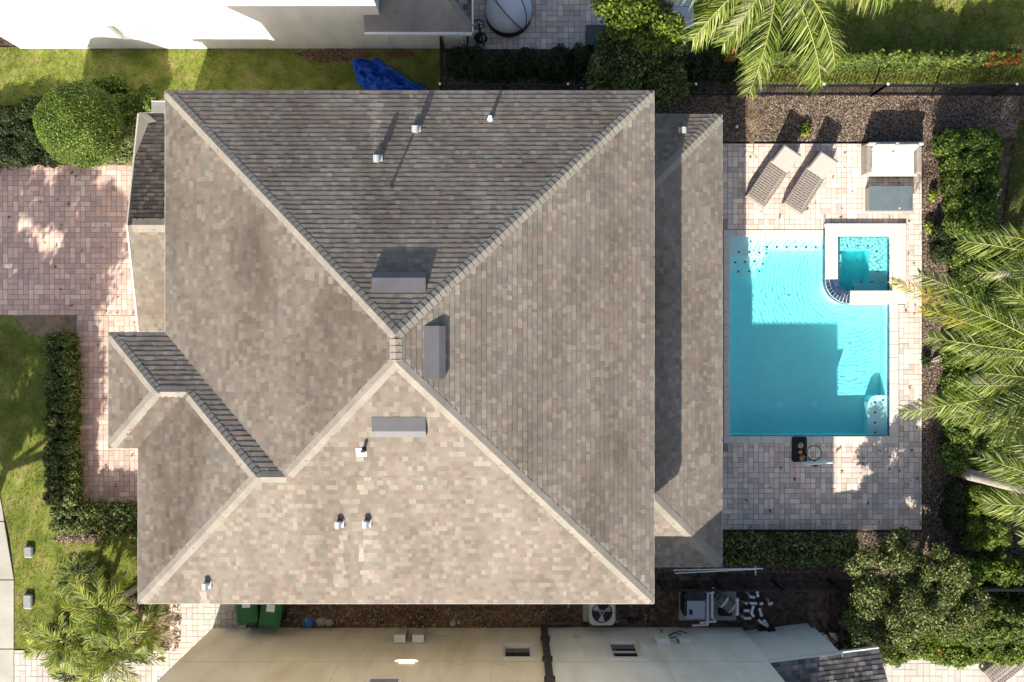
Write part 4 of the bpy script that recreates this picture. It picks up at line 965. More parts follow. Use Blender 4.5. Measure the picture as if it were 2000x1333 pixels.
tb = thing('coffee_table', W(1740,388,0), 'low wicker coffee table with grey glass top before the sofa', 'table')
X0, X1 = W(1699,0,.42).x, W(1782,0,.42).x; Ya, Yc = W(0,411,.42).y, W(0,365,.42).y
m = MB(); m.box((X0,Ya,.03),(X1,Yc,.40),bev=.02)
for i in range(8): zz = .06+i*.042; m.box((X0-.006,Ya+.02,zz),(X0-.001,Yc-.02,zz+.03))
m.build('base', wick, tb)
gtop = mat('table_glass', (.13,.165,.175), rough=.12, spec=.7, var=.1)
m = MB(); m.box((X0-.015,Ya-.015,.405),(X1+.015,Yc+.015,.418)); m.build('glass_top', gtop, tb)
m = MB(); p = W(1757,407,.43); m.cyl(p,.022,.419,.44,12); 
cup = m.build('tea_light', M['white_plastic'], None, loc=(p.x,p.y,.419)); tag(cup, 'tiny white candle on the front edge of the glass table', 'candle')

lf = [(.22,.13,.06),(.30,.20,.09),(.14,.08,.04),(.26,.24,.08),(.35,.27,.14)]
M['litter'] = mat('fallen_leaf', tones=lf, island=True, rough=.8)
scatter_tris('fallen_leaves', [[(1412,283),(1800,283),(1800,440),(1412,440)], [(1760,440),(1800,440),(1800,1033),(1760,1033)], [(1412,868),(1800,868),(1800,1033),(1412,1033)]], 2.6, .07, M['litter'], 'few fallen leaves on the deck', z=.02, seed=91, flat=True)
scatter_tris('fallen_leaves', [[(-20,323),(262,323),(262,614),(-20,614)], [(155,620),(268,620),(268,978),(155,978)]], 2.6, .07, M['litter'], 'few fallen leaves on the driveway', z=.016, seed=92, flat=True)
scatter_tris('fallen_leaves', [[(560,1182),(1280,1182),(1280,1226),(560,1226)], [(880,150),(1280,150),(1280,178),(880,178)]], 14, .08, M['litter'], 'leaf litter in the side yards', z=.0, seed=93, flat=True)
# poolside basketball hoop
bh = thing('pool_basketball_hoop', W(1565,880,0), 'poolside basketball hoop with black base at bottom pool edge', 'basketball hoop')
m = MB(); a = W(1547,903,.1); b = W(1576,853,.1); m.box((a.x,a.y,.016),(b.x,b.y,.15),bev=.05); m.box((a.x+.05,a.y+.05,.15),(b.x-.05,b.y-.05,.17),bev=.02); m.build('base', M['black_rubber'], bh)
c0 = W(1566,899,.15); m = MB(); p1 = Vector((c0.x+.02,c0.y+.03,.15)); p2 = Vector((c0.x+.1,c0.y-.06,1.1)); m.tube([p1,p2],.03,8); m.tube([p1+Vector((.1,.04,0)),p2+Vector((.1,0,-.1))],.02,8); m.build('pole', M['black'], bh)
rc = W(1590,885,.95); m = MB(); m.torus(rc,.215,.014); m.tube([(rc.x+.0,rc.y-.215,.95),(rc.x+.02,rc.y-.30,.95)],.03,6); m.build('rim', M['black'], bh)
mnet = MB(); 
for i in range(12):
    t_ = 2*math.pi*i/12; mnet.tube([(rc.x+.21*math.cos(t_),rc.y+.21*math.sin(t_),.94),(rc.x+.15*math.cos(t_+.25),rc.y+.15*math.sin(t_+.25),.74),(rc.x+.12*math.cos(t_-.1),rc.y+.12*math.sin(t_-.1),.55)],.004,4)
mnet.build('net', M['white_plastic'], bh)
a = W(1566,907,1.1); b = W(1620,903,1.1); m = MB(); dv = (b-a).normalized(); nx = Vector((-dv.y,dv.x,0))
V = [a, b, b+nx*.03, a+nx*.03]; V = [Vector((p.x,p.y,.85)) for p in V]+[Vector((p.x,p.y,1.4)) for p in V]; m.add(V,[(3,2,1,0),(4,5,6,7),(0,1,5,4),(1,2,6,5),(2,3,7,6),(3,0,4,7)]); m.build('backboard', M['white_plastic'], bh)
ballm = [mat('tan_ball', (.50,.30,.17), rough=.6), mat('orange_ball', (.62,.28,.06), rough=.6), mat('brown_ball', (.38,.20,.11), rough=.6)]
seamm = M['black_rubber']
for (px, py, r, mm, lb) in ((1563.5,870.5,.088,0,'pale tan ball at the pool end of the hoop base'),(1563,883,.06,1,'small orange ball in the middle of the hoop base'),(1567,894.5,.088,2,'brown ball beside the hoop pole')):
    p = W(px,py,.17+r); m = MB(); m.ball((p.x,p.y,.17+r), r, 20, 14)
    o = m.build('ball', ballm[mm], None, smooth=True, loc=(p.x,p.y,.17)); tag(o, lb, 'ball')
    s2 = MB(); s2.torus((p.x,p.y,.17+r), r*.995, .004, (0,0,1), 20, 4); s2.torus((p.x,p.y,.17+r), r*.995, .004, (1,.3,0), 20, 4); s2.build('seam', seamm, o)

# small path lights
def path_light(px, py, label, bright=False):
    t = thing('path_light', W(px,py,0), label, 'garden light', 'garden path lights'); p = W(px,py,.35); m = MB(); m.cyl(p,.012,-.05,.3,8); m.build('stake', M['black'], t)
    m = MB(); m.cyl(p,.05,.3,.36,14,r2=.03); m.build('lamp_head', M['white_plastic'], t)
path_light(1440,247,'small white garden light in dark mulch by the patio roof corner')
path_light(1137,170,'small white post light in the dark strip above the main roof')

# ================================================================ FENCES
def fence(name, pts, label, h=1.25, gap=.11, post_every=1.85, capw=True, z0=0.0, pick=.0075):
    """black aluminium picket fence through world points"""
    t = thing(name, tuple(pts[0]), label, 'fence'); pk = MB(); rl = MB()
    for a, b in zip(pts[:-1], pts[1:]):
        d = (b-a); L_ = d.length; d.normalize(); nx = Vector((-d.y,d.x,0)); n = int(L_/gap)
        for i in range(1, n):
            c = a + d*(i*L_/n); q = pick; pk.add([c-d*q-nx*q+Vector((0,0,.06)), c+d*q-nx*q+Vector((0,0,.06)), c+d*q+nx*q+Vector((0,0,.06)), c-d*q+nx*q+Vector((0,0,.06)), c-d*q-nx*q+Vector((0,0,h)), c+d*q-nx*q+Vector((0,0,h)), c+d*q+nx*q+Vector((0,0,h)), c-d*q+nx*q+Vector((0,0,h))], [(4,5,6,7),(0,1,5,4),(1,2,6,5),(2,3,7,6),(3,0,4,7)])
        for zz in (.15, h-.2, h-.04):
            o = nx*.016; rl.add([a-o+Vector((0,0,zz)), b-o+Vector((0,0,zz)), b+o+Vector((0,0,zz)), a+o+Vector((0,0,zz)), a-o+Vector((0,0,zz+.03)), b-o+Vector((0,0,zz+.03)), b+o+Vector((0,0,zz+.03)), a+o+Vector((0,0,zz+.03))], [(3,2,1,0),(4,5,6,7),(0,1,5,4),(1,2,6,5),(2,3,7,6),(3,0,4,7)])
        k = max(1, round(L_/post_every))
        for i in range(k+1):
            c = a + d*(i*L_/k); ps = MB(); ps.box((c.x-.028,c.y-.028,-.05),(c.x+.028,c.y+.028,h+.05)); po = ps.build('post', M['black'], t)
            if capw and (i % 2 == 0): cc = MB(); cc.box((c.x-.035,c.y-.035,h+.052),(c.x+.035,c.y+.035,h+.09),bev=.01); cc.build('post_cap', M['white_plastic'], po)
    pk.build('pickets', M['black'], t); rl.build('rail', M['black'], t)
    return t
fence('fence', [W(866,188,0), W(1700,188,0), W(2300,188,0)], 'black picket fence running along the top garden bed')
fence('fence', [W(866,95,0)+Vector((0,-.02,0)), W(866,186,0)], 'short black fence reaching the white house wall', capw=False)
fence('fence', [W(1284,1133,0), W(1617,1133,0)], 'black picket fence between patio roof and pool equipment', capw=False)
fence('gate_fence', [W(1618,1135,0), W(1618,1222,0)], 'short black fence run beside the beige house corner', capw=False)
fence('fence', [W(1622,1133,0), W(2300,1133,0)], 'black picket fence behind the bottom right tree', capw=False)

# ================================================================ SIDE YARD EQUIPMENT
def bin_(px, py, rz, label, sc_=1):
    t = thing('wheeled_bin', (0,0,0), label, 'rubbish bin', 'green wheeled bins'); gm = M['bin']
    m = MB(); V = []
    for z, a, b in ((.08,.21,.24),(.95,.29,.34)): V += [(-a,-b,z),(a,-b,z),(a,b,z),(-a,b,z)]
    m.add(V,[(3,2,1,0),(4,5,6,7),(0,1,5,4),(1,2,6,5),(2,3,7,6),(3,0,4,7)]); m.box((-.31,-.36,.92),(.31,.36,.965),bev=.02); m.build('body', gm, t)
    m = MB(); m.box((-.31,-.37,.97),(.31,.37,1.03),bev=.03); m.box((-.25,-.30,1.03),(.25,.28,1.05),bev=.02); 
    for x_ in (-.2,.2): m.box((x_-.02,-.3,1.045),(x_+.02,.28,1.06))
    l_ = m.build('lid', gm, t); m = MB(); m.box((-.12,.1,1.051),(.12,.32,1.056)); m.build('label_sticker', M['white_plastic'], l_)
    m = MB(); m.tube([(-.26,-.40,.98),(.26,-.40,.98)],.018,8); m.tube([(-.2,-.40,.98),(-.2,-.34,.95)],.015,6); m.tube([(.2,-.40,.98),(.2,-.34,.95)],.015,6); m.build('handle', gm, t)
    for sx in (-1,1): m = MB(); m.tube([(sx*.22,-.27,.12),(sx*.27,-.27,.12)],.12,18); m.build('wheel', M['black_rubber'], t)
    p = W(px,py,1.05); t.location = (p.x,p.y,0); t.rotation_euler = (0,0,R(rz)); return t
M['bin'] = mat('green_plastic', (.018,.12,.035), rough=.4, spec=.4, var=.1)
bin_(481,1194,2,'green wheeled bin with white sticker, the left one half under the eave'); bin_(527,1202,-7,'green wheeled bin turned slightly, the right one of the pair')
def bag(px, py, material, label, s=.22, seed=1):
    g = random.Random(seed); p = W(px,py,.15); m = MB(); V = []; F = []; n, mm = 16, 9
    for i in range(mm+1):
        for j in range(n):
            ph = math.pi*i/mm; t_ = 2*math.pi*j/n; q = 1+.16*math.sin(5*t_+i*1.7)+g.uniform(-.1,.1); V.append((p.x+s*q*math.sin(ph)*math.cos(t_)*1.1, p.y+s*.8*q*math.sin(ph)*math.sin(t_), .17+.17*math.cos(ph)*(1+.1*math.sin(3*t_))))
    for i in range(mm):
        for j in range(n): F.append((i*n+j,(i+1)*n+j,(i+1)*n+(j+1)%n,i*n+(j+1)%n))
    m.add(V,F); o = m.build('bag', material, None, loc=(p.x,p.y,0)); return tag(o, label, 'bag')
M['blue_bag'] = mat('blue_plastic', (.03,.13,.32), rough=.3, spec=.6, var=.3, vscale=12); M['grey_bag'] = mat('grey_sack', (.30,.28,.26), rough=.7, var=.2, vscale=12)
bag(602,1214,M['blue_bag'],'crumpled blue plastic bag in the dirt by the beige wall',.19,1); bag(628,1214,M['grey_bag'],'grey cement sack beside the blue bag',.15,2); bag(643,1216,M['grey_bag'],'small grey sack next to the wall, right of another sack',.12,3)
for i, (px, py, lb) in enumerate(((884,1219,'small grey stone fitting on dirt near the meter boxes'),(1233,1214,'dark round valve lid in soil right of the air conditioner'))):
    p = W(px,py,.1); m = MB(); m.cyl(p,.1,-.02,.1,10,r2=.08); m.cyl((p.x+.18,p.y+.02,0),.06,-.02,.09,9,r2=.04); o = m.build('valve_cover', M['concrete'] if i == 0 else M['black_rubber'], None, loc=(p.x,p.y,0)); tag(o, lb, 'valve cover')
p = W(448,1190,.6); m = MB(); m.box((p.x-.28,p.y-.1,.0),(p.x+.22,p.y+.25,.5),bev=.03); m.box((p.x-.2,p.y-.06,.5),(p.x+.15,p.y+.2,.56),bev=.02); o = m.build('storage_crate', M['concrete'], None, loc=(p.x,p.y,0)); tag(o, 'grey plastic box between the footpath and the green bins', 'crate')

ac_ = thing('air_conditioner', W(1176,1200,0), 'beige square air conditioner with round fan grille under the eave', 'air conditioner')
p = W(1176,1197,.85); a = .375; m = MB()
m.box((p.x-a,p.y-a,.08),(p.x+a,p.y+a,.80),bev=.07)
for i in range(14): zz = .12+i*.045; m.box((p.x-a-.006,p.y-a+.09,zz),(p.x+a+.006,p.y+a-.09,zz+.02)); m.box((p.x-a+.09,p.y-a-.006,zz),(p.x+a-.09,p.y+a+.006,zz+.02))
M['ac'] = mat('beige_enamel', (.50,.48,.43), rough=.4, var=.05); m.build('cabinet', M['ac'], ac_)
m = MB(); n = 40; O = []; I = []
for i in range(n):
    t_ = 2*math.pi*i/n; c_, s2 = math.cos(t_), math.sin(t_); e_ = 1/max(abs(c_),abs(s2)); e_ = min(e_, 1.27); O.append((p.x+a*c_*e_, p.y+a*s2*e_)); I.append((p.x+.31*c_, p.y+.31*s2))
band(m, O, I, .80, .855); m.build('top_panel', M['ac'], ac_)
m = MB(); m.cyl(p,.305,.801,.803,40); m.build('fan_well', M['black'], ac_)
m = MB()
for k_ in range(3):
    t_ = k_*2.094+2.6; V = [(p.x+r*math.cos(t_+q), p.y+r*math.sin(t_+q), .815+z_) for r, q, z_ in ((.07,-.3,0),(.28,-.42,0),(.29,.28,.03),(.07,.4,.03))]; m.add(V,[(0,1,2,3)])
m.cyl(p,.08,.81,.84,18); m.build('fan', M['galv'], ac_)
m = MB()
for r in (.09,.15,.21,.27): m.torus((p.x,p.y,.86), r, .0035, n=32, m=4)
for i in range(8): t_ = i*math.pi/8; m.tube([(p.x-.31*math.cos(t_),p.y-.31*math.sin(t_),.862),(p.x+.31*math.cos(t_),p.y+.31*math.sin(t_),.862)],.0035,4)
m.build('grille', M['black'], ac_)
m = MB(); m.box((p.x-.5,p.y-.5,-.06),(p.x+.5,p.y+.5,.08)); m.build('pad', M['concrete'], ac_)

# equipment slab and what stands on it
m = MB(); a = W(1327,1212,.05); b = W(1438,1156,.05); m.box((a.x,a.y,-.06),(b.x,b.y,.05)); o = m.build('concrete_slab', M['concrete'], None, loc=(a.x,a.y,0)); tag(o, 'rectangular concrete slab under the pool heater and pump', 'slab')
ht = thing('pool_heater', W(1357,1188,0), 'boxy grey pool heater with black top panel on the slab', 'pool heater')
a = W(1338,1211,.75); b = W(1378,1172,.75); m = MB(); m.box((a.x,a.y,.06),(b.x,b.y,.74),bev=.04); m.build('cabinet', mat('heater_grey', (.36,.40,.46), rough=.35), ht)
m = MB(); m.box((a.x-.02,b.y-.03,.06),(b.x+.02,b.y+.22,.80),bev=.06); m.box((a.x-.03,a.y+.1,.06),(a.x+.06,b.y,.77),bev=.03); m.box((a.x+.12,a.y+.15,.742),(a.x+.22,a.y+.3,.76)); m.cyl((a.x+.3,b.y+.14,0),.09,.80,.84,16); m.build('control_panel', M['black'], ht)
fl_ = thing('pool_filter', W(1418,1178,0), 'brown cylindrical pool filter lying tilted at the slab edge', 'pool filter')
c0 = W(1405,1168,.5); c1 = W(1428,1186,.55); tau = mat('taupe_tank', (.16,.135,.125), rough=.45); m = MB(); m.tube([(c0.x,c0.y,.05),(c0.x,c0.y,.45)],.12,16); m.tube([c0,c0.lerp(c1,.45)],[.11,.13],16); m.tube([c0.lerp(c1,.4),c1],[.19,.20],20); m.build('tank', tau, fl_)
m = MB(); d_2 = (c1-c0).normalized(); m.tube([c1, c1+d_2*.05],[.205,.19],20); m.tube([c0.lerp(c1,.4)-d_2*.03,c0.lerp(c1,.4)+d_2*.03],.215,20); m.build('clamp_band', M['galv'], fl_)
m = MB(); p = W(1417,1196,.2); m.box((p.x-.2,p.y-.12,.05),(p.x+.2,p.y+.12,.22),bev=.03); m.build('base', M['black_rubber'], fl_)
def pipe(mb, pts, r=.035):
    P = [W(*p) for p in pts]; mb.tube(P, r, 8)
    for p in P: mb.ball(p, r*1.25, 8, 6)
pv = thing('pool_pipes', W(1385,1190,0), 'white plastic pipework looping over the concrete slab', 'pipes')
for pts in ([(1382,1220,.55),(1382,1160,.6),(1393,1158,.6),(1393,1150,.4)], [(1391,1160,.6),(1391,1205,.6),(1397,1214,.55),(1369,1217,.5)], [(1354,1222,.3),(1381,1221,.4),(1382,1212,.5)]):
    m = MB(); pipe(m, pts, .034); m.build('pipe', M['white_plastic'], pv)
m = MB(); pipe(m, [(1440,1172,.6),(1440,1199,.6)], .05); m.build('pipe', M['white_plastic'], pv)
mv = thing('valve_manifold', W(1475,1185,0), 'cluster of white pipes with black valves right of the slab', 'pipes')
for pts in ([(1450,1176,.1),(1458,1179,.5),(1476,1179,.55)], [(1459,1157,.1),(1466,1166,.5),(1473,1167,.5)], [(1479,1156,.55),(1480,1164,.55)], [(1499,1171,.1),(1503,1180,.5),(1507,1179,.5)], [(1455,1193,.5),(1462,1193,.5)], [(1450,1204,.1),(1456,1208,.4),(1465,1208,.45)], [(1484,1191,.6),(1487,1202,.55)], [(1477,1208,.5),(1487,1216,.45),(1500,1225,.2)], [(1471,1186,.6),(1468,1198,.6),(1471,1203,.6)], [(1486,1180,.5),(1488,1179,.5)], [(1493,1213,.4),(1499,1222,.2)]):
    m = MB(); pipe(m, pts, .04); m.build('pipe', M['white_plastic'], mv)
for pts in ([(1478,1165,.5),(1478,1208,.55)], [(1470,1193,.55),(1485,1194,.55)], [(1462,1180,.5),(1470,1187,.5)]):
    m = MB(); pipe(m, pts, .05); m.build('valve', M['black_rubber'], mv)
m = MB(); p = W(1507,1232,.3); m.cyl(p,.13,0,.32,18,r2=.12); m.torus((p.x,p.y,.33),.09,.02); m.box((p.x-.35,p.y-.08,.0),(p.x-.12,p.y+.08,.2),bev=.02); o = m.build('pump_pot', M['black_rubber'], None, loc=(p.x,p.y,0)); tag(o, 'round black pump pot at the wall below the valve pipes', 'pump')
pn_ = thing('pool_net_pole', W(1400,1115,0), 'pair of long white poles lying on the fence', 'pole')
for p0, p1 in (((1315,1114,1.3),(1490,1111,1.33)),((1318,1120,1.3),(1478,1112,1.3))):
    m = MB(); m.tube([W(*p0), W(*p1)], .018, 8); m.build('pole', M['white_plastic'], pn_)
m = MB(); m.tube([W(1475,1106,1.3),W(1476,1124,1.3)],.014,8); m.build('crossbar', M['white_plastic'], pn_)
ra = thing('leaning_ladder', W(1600,1240,0), 'black metal pool ladder leaning on the pale wall', 'ladder')
for o_ in ((0,0),(14,-8)):
    m = MB(); m.tube([W(1578+o_[0],1214+o_[1],.1), W(1600+o_[0],1243+o_[1],.8), W(1632+o_[0],1278+o_[1],1.7), W(1639+o_[0],1272+o_[1],1.7), W(1612+o_[0],1236+o_[1],.9)], .022, 8); m.build('rail', M['black'], ra)
m = MB(); m.tube([W(1598,1242,.8), W(1620,1236,.85)], .02, 8); m.tube([W(1582,1217,.2), W(1598,1212,.2)], .02, 8); m.build('rung', M['black'], ra)

# two pedestals by the pavement
def pedestal(px, py, w, l, h, label):
    t = thing('utility_pedestal', W(px,py,0), label, 'utility box', 'utility boxes on the verge'); p = W(px,py,h)
    m = MB(); m.box((p.x-w,p.y-l,0),(p.x+w,p.y+l,h-.05),bev=.05); m.build('body', M['ped'], t)
    m = MB(); m.box((p.x-w-.012,p.y-l-.012,h-.08),(p.x+w+.012,p.y+l+.012,h),bev=.06); m.build('lid', M['ped'], t)
M['ped'] = mat('pedestal_grey', (.25,.26,.26), rough=.6, var=.15, vscale=8, bump=.2)
pedestal(54,1079,.125,.17,.11,'small grey utility box on the verge, the upper of two'); pedestal(53,1176,.125,.22,.11,'taller grey utility box on the verge, the lower of two')

# blue tarp
tp = MB(); nu, nv = 110, 60; a = [(686,118),(705,112),(750,120),(790,148),(838,180)]; b = [(690,135),(695,160),(712,186),(770,200),(838,205)]
def pl(P, t):
    f = t*(len(P)-1); i = min(int(f), len(P)-2); q = f-i; return (P[i][0]*(1-q)+P[i+1][0]*q, P[i][1]*(1-q)+P[i+1][1]*q)
from mathutils import noise
for i in range(nu+1):
    for j in range(nv+1):
        u, v = i/nu, j/nv; p0, p1 = pl(a, u), pl(b, u); x = p0[0]*(1-v)+p1[0]*v; y = p0[1]*(1-v)+p1[1]*v; P = T(x,y)
        e_ = math.sin(math.pi*v)**.5*min(1,u*6+.0)
        al = (P.x*.85 - P.y*.5); ac2 = (P.x*.5+P.y*.85)
        z = .02+e_*(.10+.55*(1-min(1,3.2*abs(noise.noise(Vector((al*1.1, ac2*3.4, 1))))))*.55+.16*(1-min(1,3*abs(noise.noise(Vector((al*3, ac2*8, 7))))))+.05*noise.noise(Vector((al*9, ac2*18, 3))))
        tp.v.append((P.x+.16*noise.noise(Vector((al*3,ac2*3,9))), P.y+.16*noise.noise(Vector((al*3,ac2*3,5))), z))
for i in range(nu):
    for j in range(nv): k_ = i*(nv+1)+j; tp.f.append((k_,k_+nv+1,k_+nv+2,k_+1)); tp.mi.append(0)
M['tarp'] = mat('blue_tarp', (.02,.11,.52), rough=.3, spec=.5, var=.25, vscale=5)
p = T(750,150); o = tp.build('tarp', M['tarp'], None, loc=(p.x,p.y,0)); tag(o, 'crumpled blue tarpaulin on the shaded grass above the roof', 'tarpaulin')

# north neighbour's patio
pavers('neighbour_patio', [(915,-200,1330,97)], M['paver_deck'], .012, None, unit=.17, seed=21)
db = thing('round_daybed', W(993,25,0), 'round covered daybed of silver blue canvas on the upper patio', 'daybed')
c_ = W(993,18,.5); Rr = .70; m = MB(); m.cyl(c_, Rr, 0.02, .42, 40, r2=Rr*1.03); m.build('base', M['black_rubber'], db)
canv = mat('silver_canvas', (.60,.63,.70), rough=.6, var=.08, vscale=4, bump=.1, bscale=20)
def dome(az0, az1, s, zt, name, rot):
    m = MB(); n1, n2 = 16, 10; V = []
    ca, sa = math.cos(R(rot)), math.sin(R(rot))
    for i in range(n1+1):
        t_ = R(az0+(az1-az0)*i/n1)                     # lune angle about the hinge axis
        for j in range(n2*2+1):
            ph = math.pi*j/(n2*2); x = math.cos(ph)*Rr*s; q = math.sin(ph)*Rr*s; y = q*math.cos(t_); z = .42+q*math.sin(t_)*zt
            V.append((c_.x+x*ca-y*sa, c_.y+x*sa+y*ca, z))
    F = []; w_2 = n2*2+1
    for i in range(n1):
        for j in range(n2*2): F.append((i*w_2+j,(i+1)*w_2+j,(i+1)*w_2+j+1,i*w_2+j+1))
    m.add(V,F); return m.build(name, canv, db, smooth=True)
dome(0,70,1.02,.95,'canopy',-52); dome(62,112,1.06,1.0,'canopy',-52); dome(106,180,1.0,.92,'canopy',-52)
m = MB()
for tt in (62,112):
    pts = []; ca, sa = math.cos(R(-52)), math.sin(R(-52))
    for j in range(21): ph = math.pi*j/20; x = math.cos(ph)*Rr*1.065; q = math.sin(ph)*Rr*1.065; y = q*math.cos(R(tt)); pts.append((c_.x+x*ca-y*sa, c_.y+x*sa+y*ca, .42+q*math.sin(R(tt))))
    m.tube(pts,.014,6)
m.build('canopy_rib', M['black'], db)
bx = thing('deck_box', W(1165,66,0), 'dark green grey storage box at the patio edge by the tree', 'storage box'); a = W(1146,88,.5); b = W(1186,50,.5)
gg = mat('green_grey', (.075,.095,.085), rough=.5, var=.1); m = MB(); m.box((a.x,a.y,0.02),(b.x,b.y,.45),bev=.02); m.build('body', gg, bx); m = MB(); m.box((a.x-.02,a.y-.02,.45),(b.x+.02,b.y+.02,.52),bev=.02); m.build('lid', gg, bx)
wt_ = thing('patio_table', W(1336,28,0), 'pale grey patio table top half hidden by leaves', 'table'); a = W(1316,56,.7); b = W(1355,-30,.7)
m = MB(); pg = mat('pale_grey_top', (.42,.47,.50), rough=.5, var=.05)
for i in range(4): ya = a.y+(b.y-a.y)*i/4; m.box((a.x,ya+.006,.66),(b.x,ya+(b.y-a.y)/4-.006,.70),bev=.008)
m.build('tabletop', pg, wt_)
for xx in (a.x+.05,b.x-.05):
    for yy in (a.y+.05,b.y-.05): m = MB(); m.box((xx-.03,yy-.03,0),(xx+.03,yy+.03,.66)); m.build('leg', M['black'], wt_)
bk = thing('hose_reel', W(930,60,0), 'black wheel shaped metal hose reel standing by the white corner', 'hose reel')
p = W(934,47,.6); m = MB(); m.torus((p.x,p.y,.55),.17,.018,(.15,.35,1)); 
for t_ in (0,2.1,4.2): m.tube([(p.x,p.y,.55),(p.x+.17*math.cos(t_),p.y+.17*math.sin(t_),.55-.17*(.15*math.cos(t_)+.35*math.sin(t_)))],.012,6)
m.build('wheel', M['black'], bk)
m = MB(); p2 = W(938,72,.3)
for i in range(5): m.torus((p2.x+.02*i,p2.y-.02*i,.2+.05*i),.17-.01*i,.022,(.1*i,.2,1),24,6)
m.build('hose', M['black_rubber'], bk)
m = MB(); m.tube([(p.x,p.y,.55),(p2.x,p2.y,.4),(p2.x-.18,p2.y-.3,.03)],.02,8); m.tube([(p.x+.02,p.y,.5),(p2.x+.1,p2.y-.2,.03)],.02,8); m.build('stand', M['black'], bk)

# lounge chair, bottom right corner, on the beige house's terrace
pavers('terrace', [(1560,1236,2500,1600)], M['paver_pale'], .014, None, unit=.19, seed=22)
lc = copy_thing(l1, (0,0,0), 0, 'brown framed patio lounger at the bottom right corner'); lc['group'] = 'sun loungers on the terrace'; a = W(1925,1325,.3); lc.location = (a.x+.1,a.y-.05,.02); lc.rotation_euler = (0,0,R(-52))
del lc['group']
# white stone and driftwood
m = MB(); p = W(1840,703,.08); m.tube([W(1817,707,.03), W(1838,701,.08), W(1858,699,.1), W(1862,695,.06)],[.02,.06,.08,.03],8); m.tube([W(1822,702,.05), W(1846,690,.14)],[.02,.03],6); o = m.build('driftwood', M['trunk'], None, loc=(p.x,p.y,0)); tag(o, 'pale broken branch lying on mulch right of the pool', 'branch')

# ================================================================ PLANTING
def E(px, py, z, rx, ry, rz): p = W(px, py, z); return ((p.x,p.y,z), (rx,ry,rz))
# left: clipped ball tree and low shrubs round it
t = shrub('topiary_tree', [E(157,245,1.35,1.16,1.18,1.15)], M['leaf_box'], 'large clipped round boxwood ball by the driveway', 'bush', density=2600, size=.055, q=.93, shell=(.92,1.04), lumpy=.4)
def cover(px0, py0, px1, py1, h=.5, s=.55, poly=None):
    out = []; rn = random.Random(int(px0+py0)); y_ = py0
    while y_ < py1:
        x_ = px0
        while x_ < px1:
            jx, jy = x_+rn.uniform(-8,8), y_+rn.uniform(-8,8)
            if poly is None or _inp(jx, jy, poly): out.append(E(jx, jy, h*.45, s*.8*rn.uniform(.8,1.2), s*.8*rn.uniform(.8,1.2), h*rn.uniform(.5,.65)))
            x_ += 26
        y_ += 26
    return out
def _inp(x, y, poly):
    c = False
    for i in range(len(poly)):
        x1_, y1_ = poly[i]; x2_, y2_ = poly[i-1]
        if (y1_ > y) != (y2_ > y) and x < (x2_-x1_)*(y-y1_)/(y2_-y1_)+x1_: c = not c
    return c
shrub('shrub', cover(-60,200,110,318,.6,.45,[(-60,235),(60,205),(90,205),(120,318),(-60,318)]), M['leaf_dark'], 'dark low shrub mass left of the round ball bush', density=800, size=.07)
shrub('shrub', cover(180,172,300,250,.7,.42,[(180,176),(215,165),(270,180),(300,205),(268,260),(200,250)]), M['leaf_box'], 'shaded low shrubs between round bush and garage roof', density=800, size=.07)
shrub('shrub', cover(150,250,285,322,.55,.42,[(200,322),(130,322),(215,270),(262,232),(285,236),(285,318)]), M['leaf_pale'], 'pale variegated low shrubs along the driveway top edge', density=900, size=.07)
# left: L shaped hedge
shrub('hedge', hedge_blobs(82,655,140,990,.85), M['leaf_hedge'], 'long clipped hedge between left lawn and footpath', 'hedge', density=900, size=.06, q=.86, shell=(.85,1.06))
shrub('hedge', hedge_blobs(95,988,285,1042,.75), M['leaf_hedge'], 'clipped hedge running from the long hedge to the wall', 'hedge', density=900, size=.06, q=.86, shell=(.85,1.06))
# top: shaded hedge behind the roof, croton hedge in the sun
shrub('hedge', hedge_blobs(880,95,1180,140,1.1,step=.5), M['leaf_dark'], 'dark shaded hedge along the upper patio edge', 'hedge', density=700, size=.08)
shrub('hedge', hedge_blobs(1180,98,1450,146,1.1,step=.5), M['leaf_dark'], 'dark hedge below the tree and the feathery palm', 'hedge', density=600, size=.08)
shrub('croton_hedge', hedge_blobs(1450,94,1995,115,1.3,step=.42), M['leaf_croton'], 'sunlit mixed green hedge with orange leaves at top right', 'hedge', density=560, size=.11)
shrub('croton', [E(1934+i*16,114,.9,.22,.22,.42) for i in range(4)], M['leaf_orange'], 'orange leaved croton clump in the top right hedge', 'shrub', density=520, size=.10)
shrub('croton', [E(1425,112,.9,.2,.2,.4)], M['leaf_orange'], 'small orange tinged croton left of the palm fronds', 'shrub', density=700, size=.1)
scatter_tris('grass', [[(1500,139),(2060,139),(2060,165),(1500,165)]], 1500, .07, M['blade'], 'bright narrow strip of grass', z=-.01, seed=31)
scatter_tris('grass', [[(1640,0),(2060,0),(2060,100),(1640,100)], [(1985,190),(2060,190),(2060,1333),(2010,1100),(1985,600),(1960,430)]], 500, .06, M['blade'], 'thin lawn grass', z=-.015, seed=32)

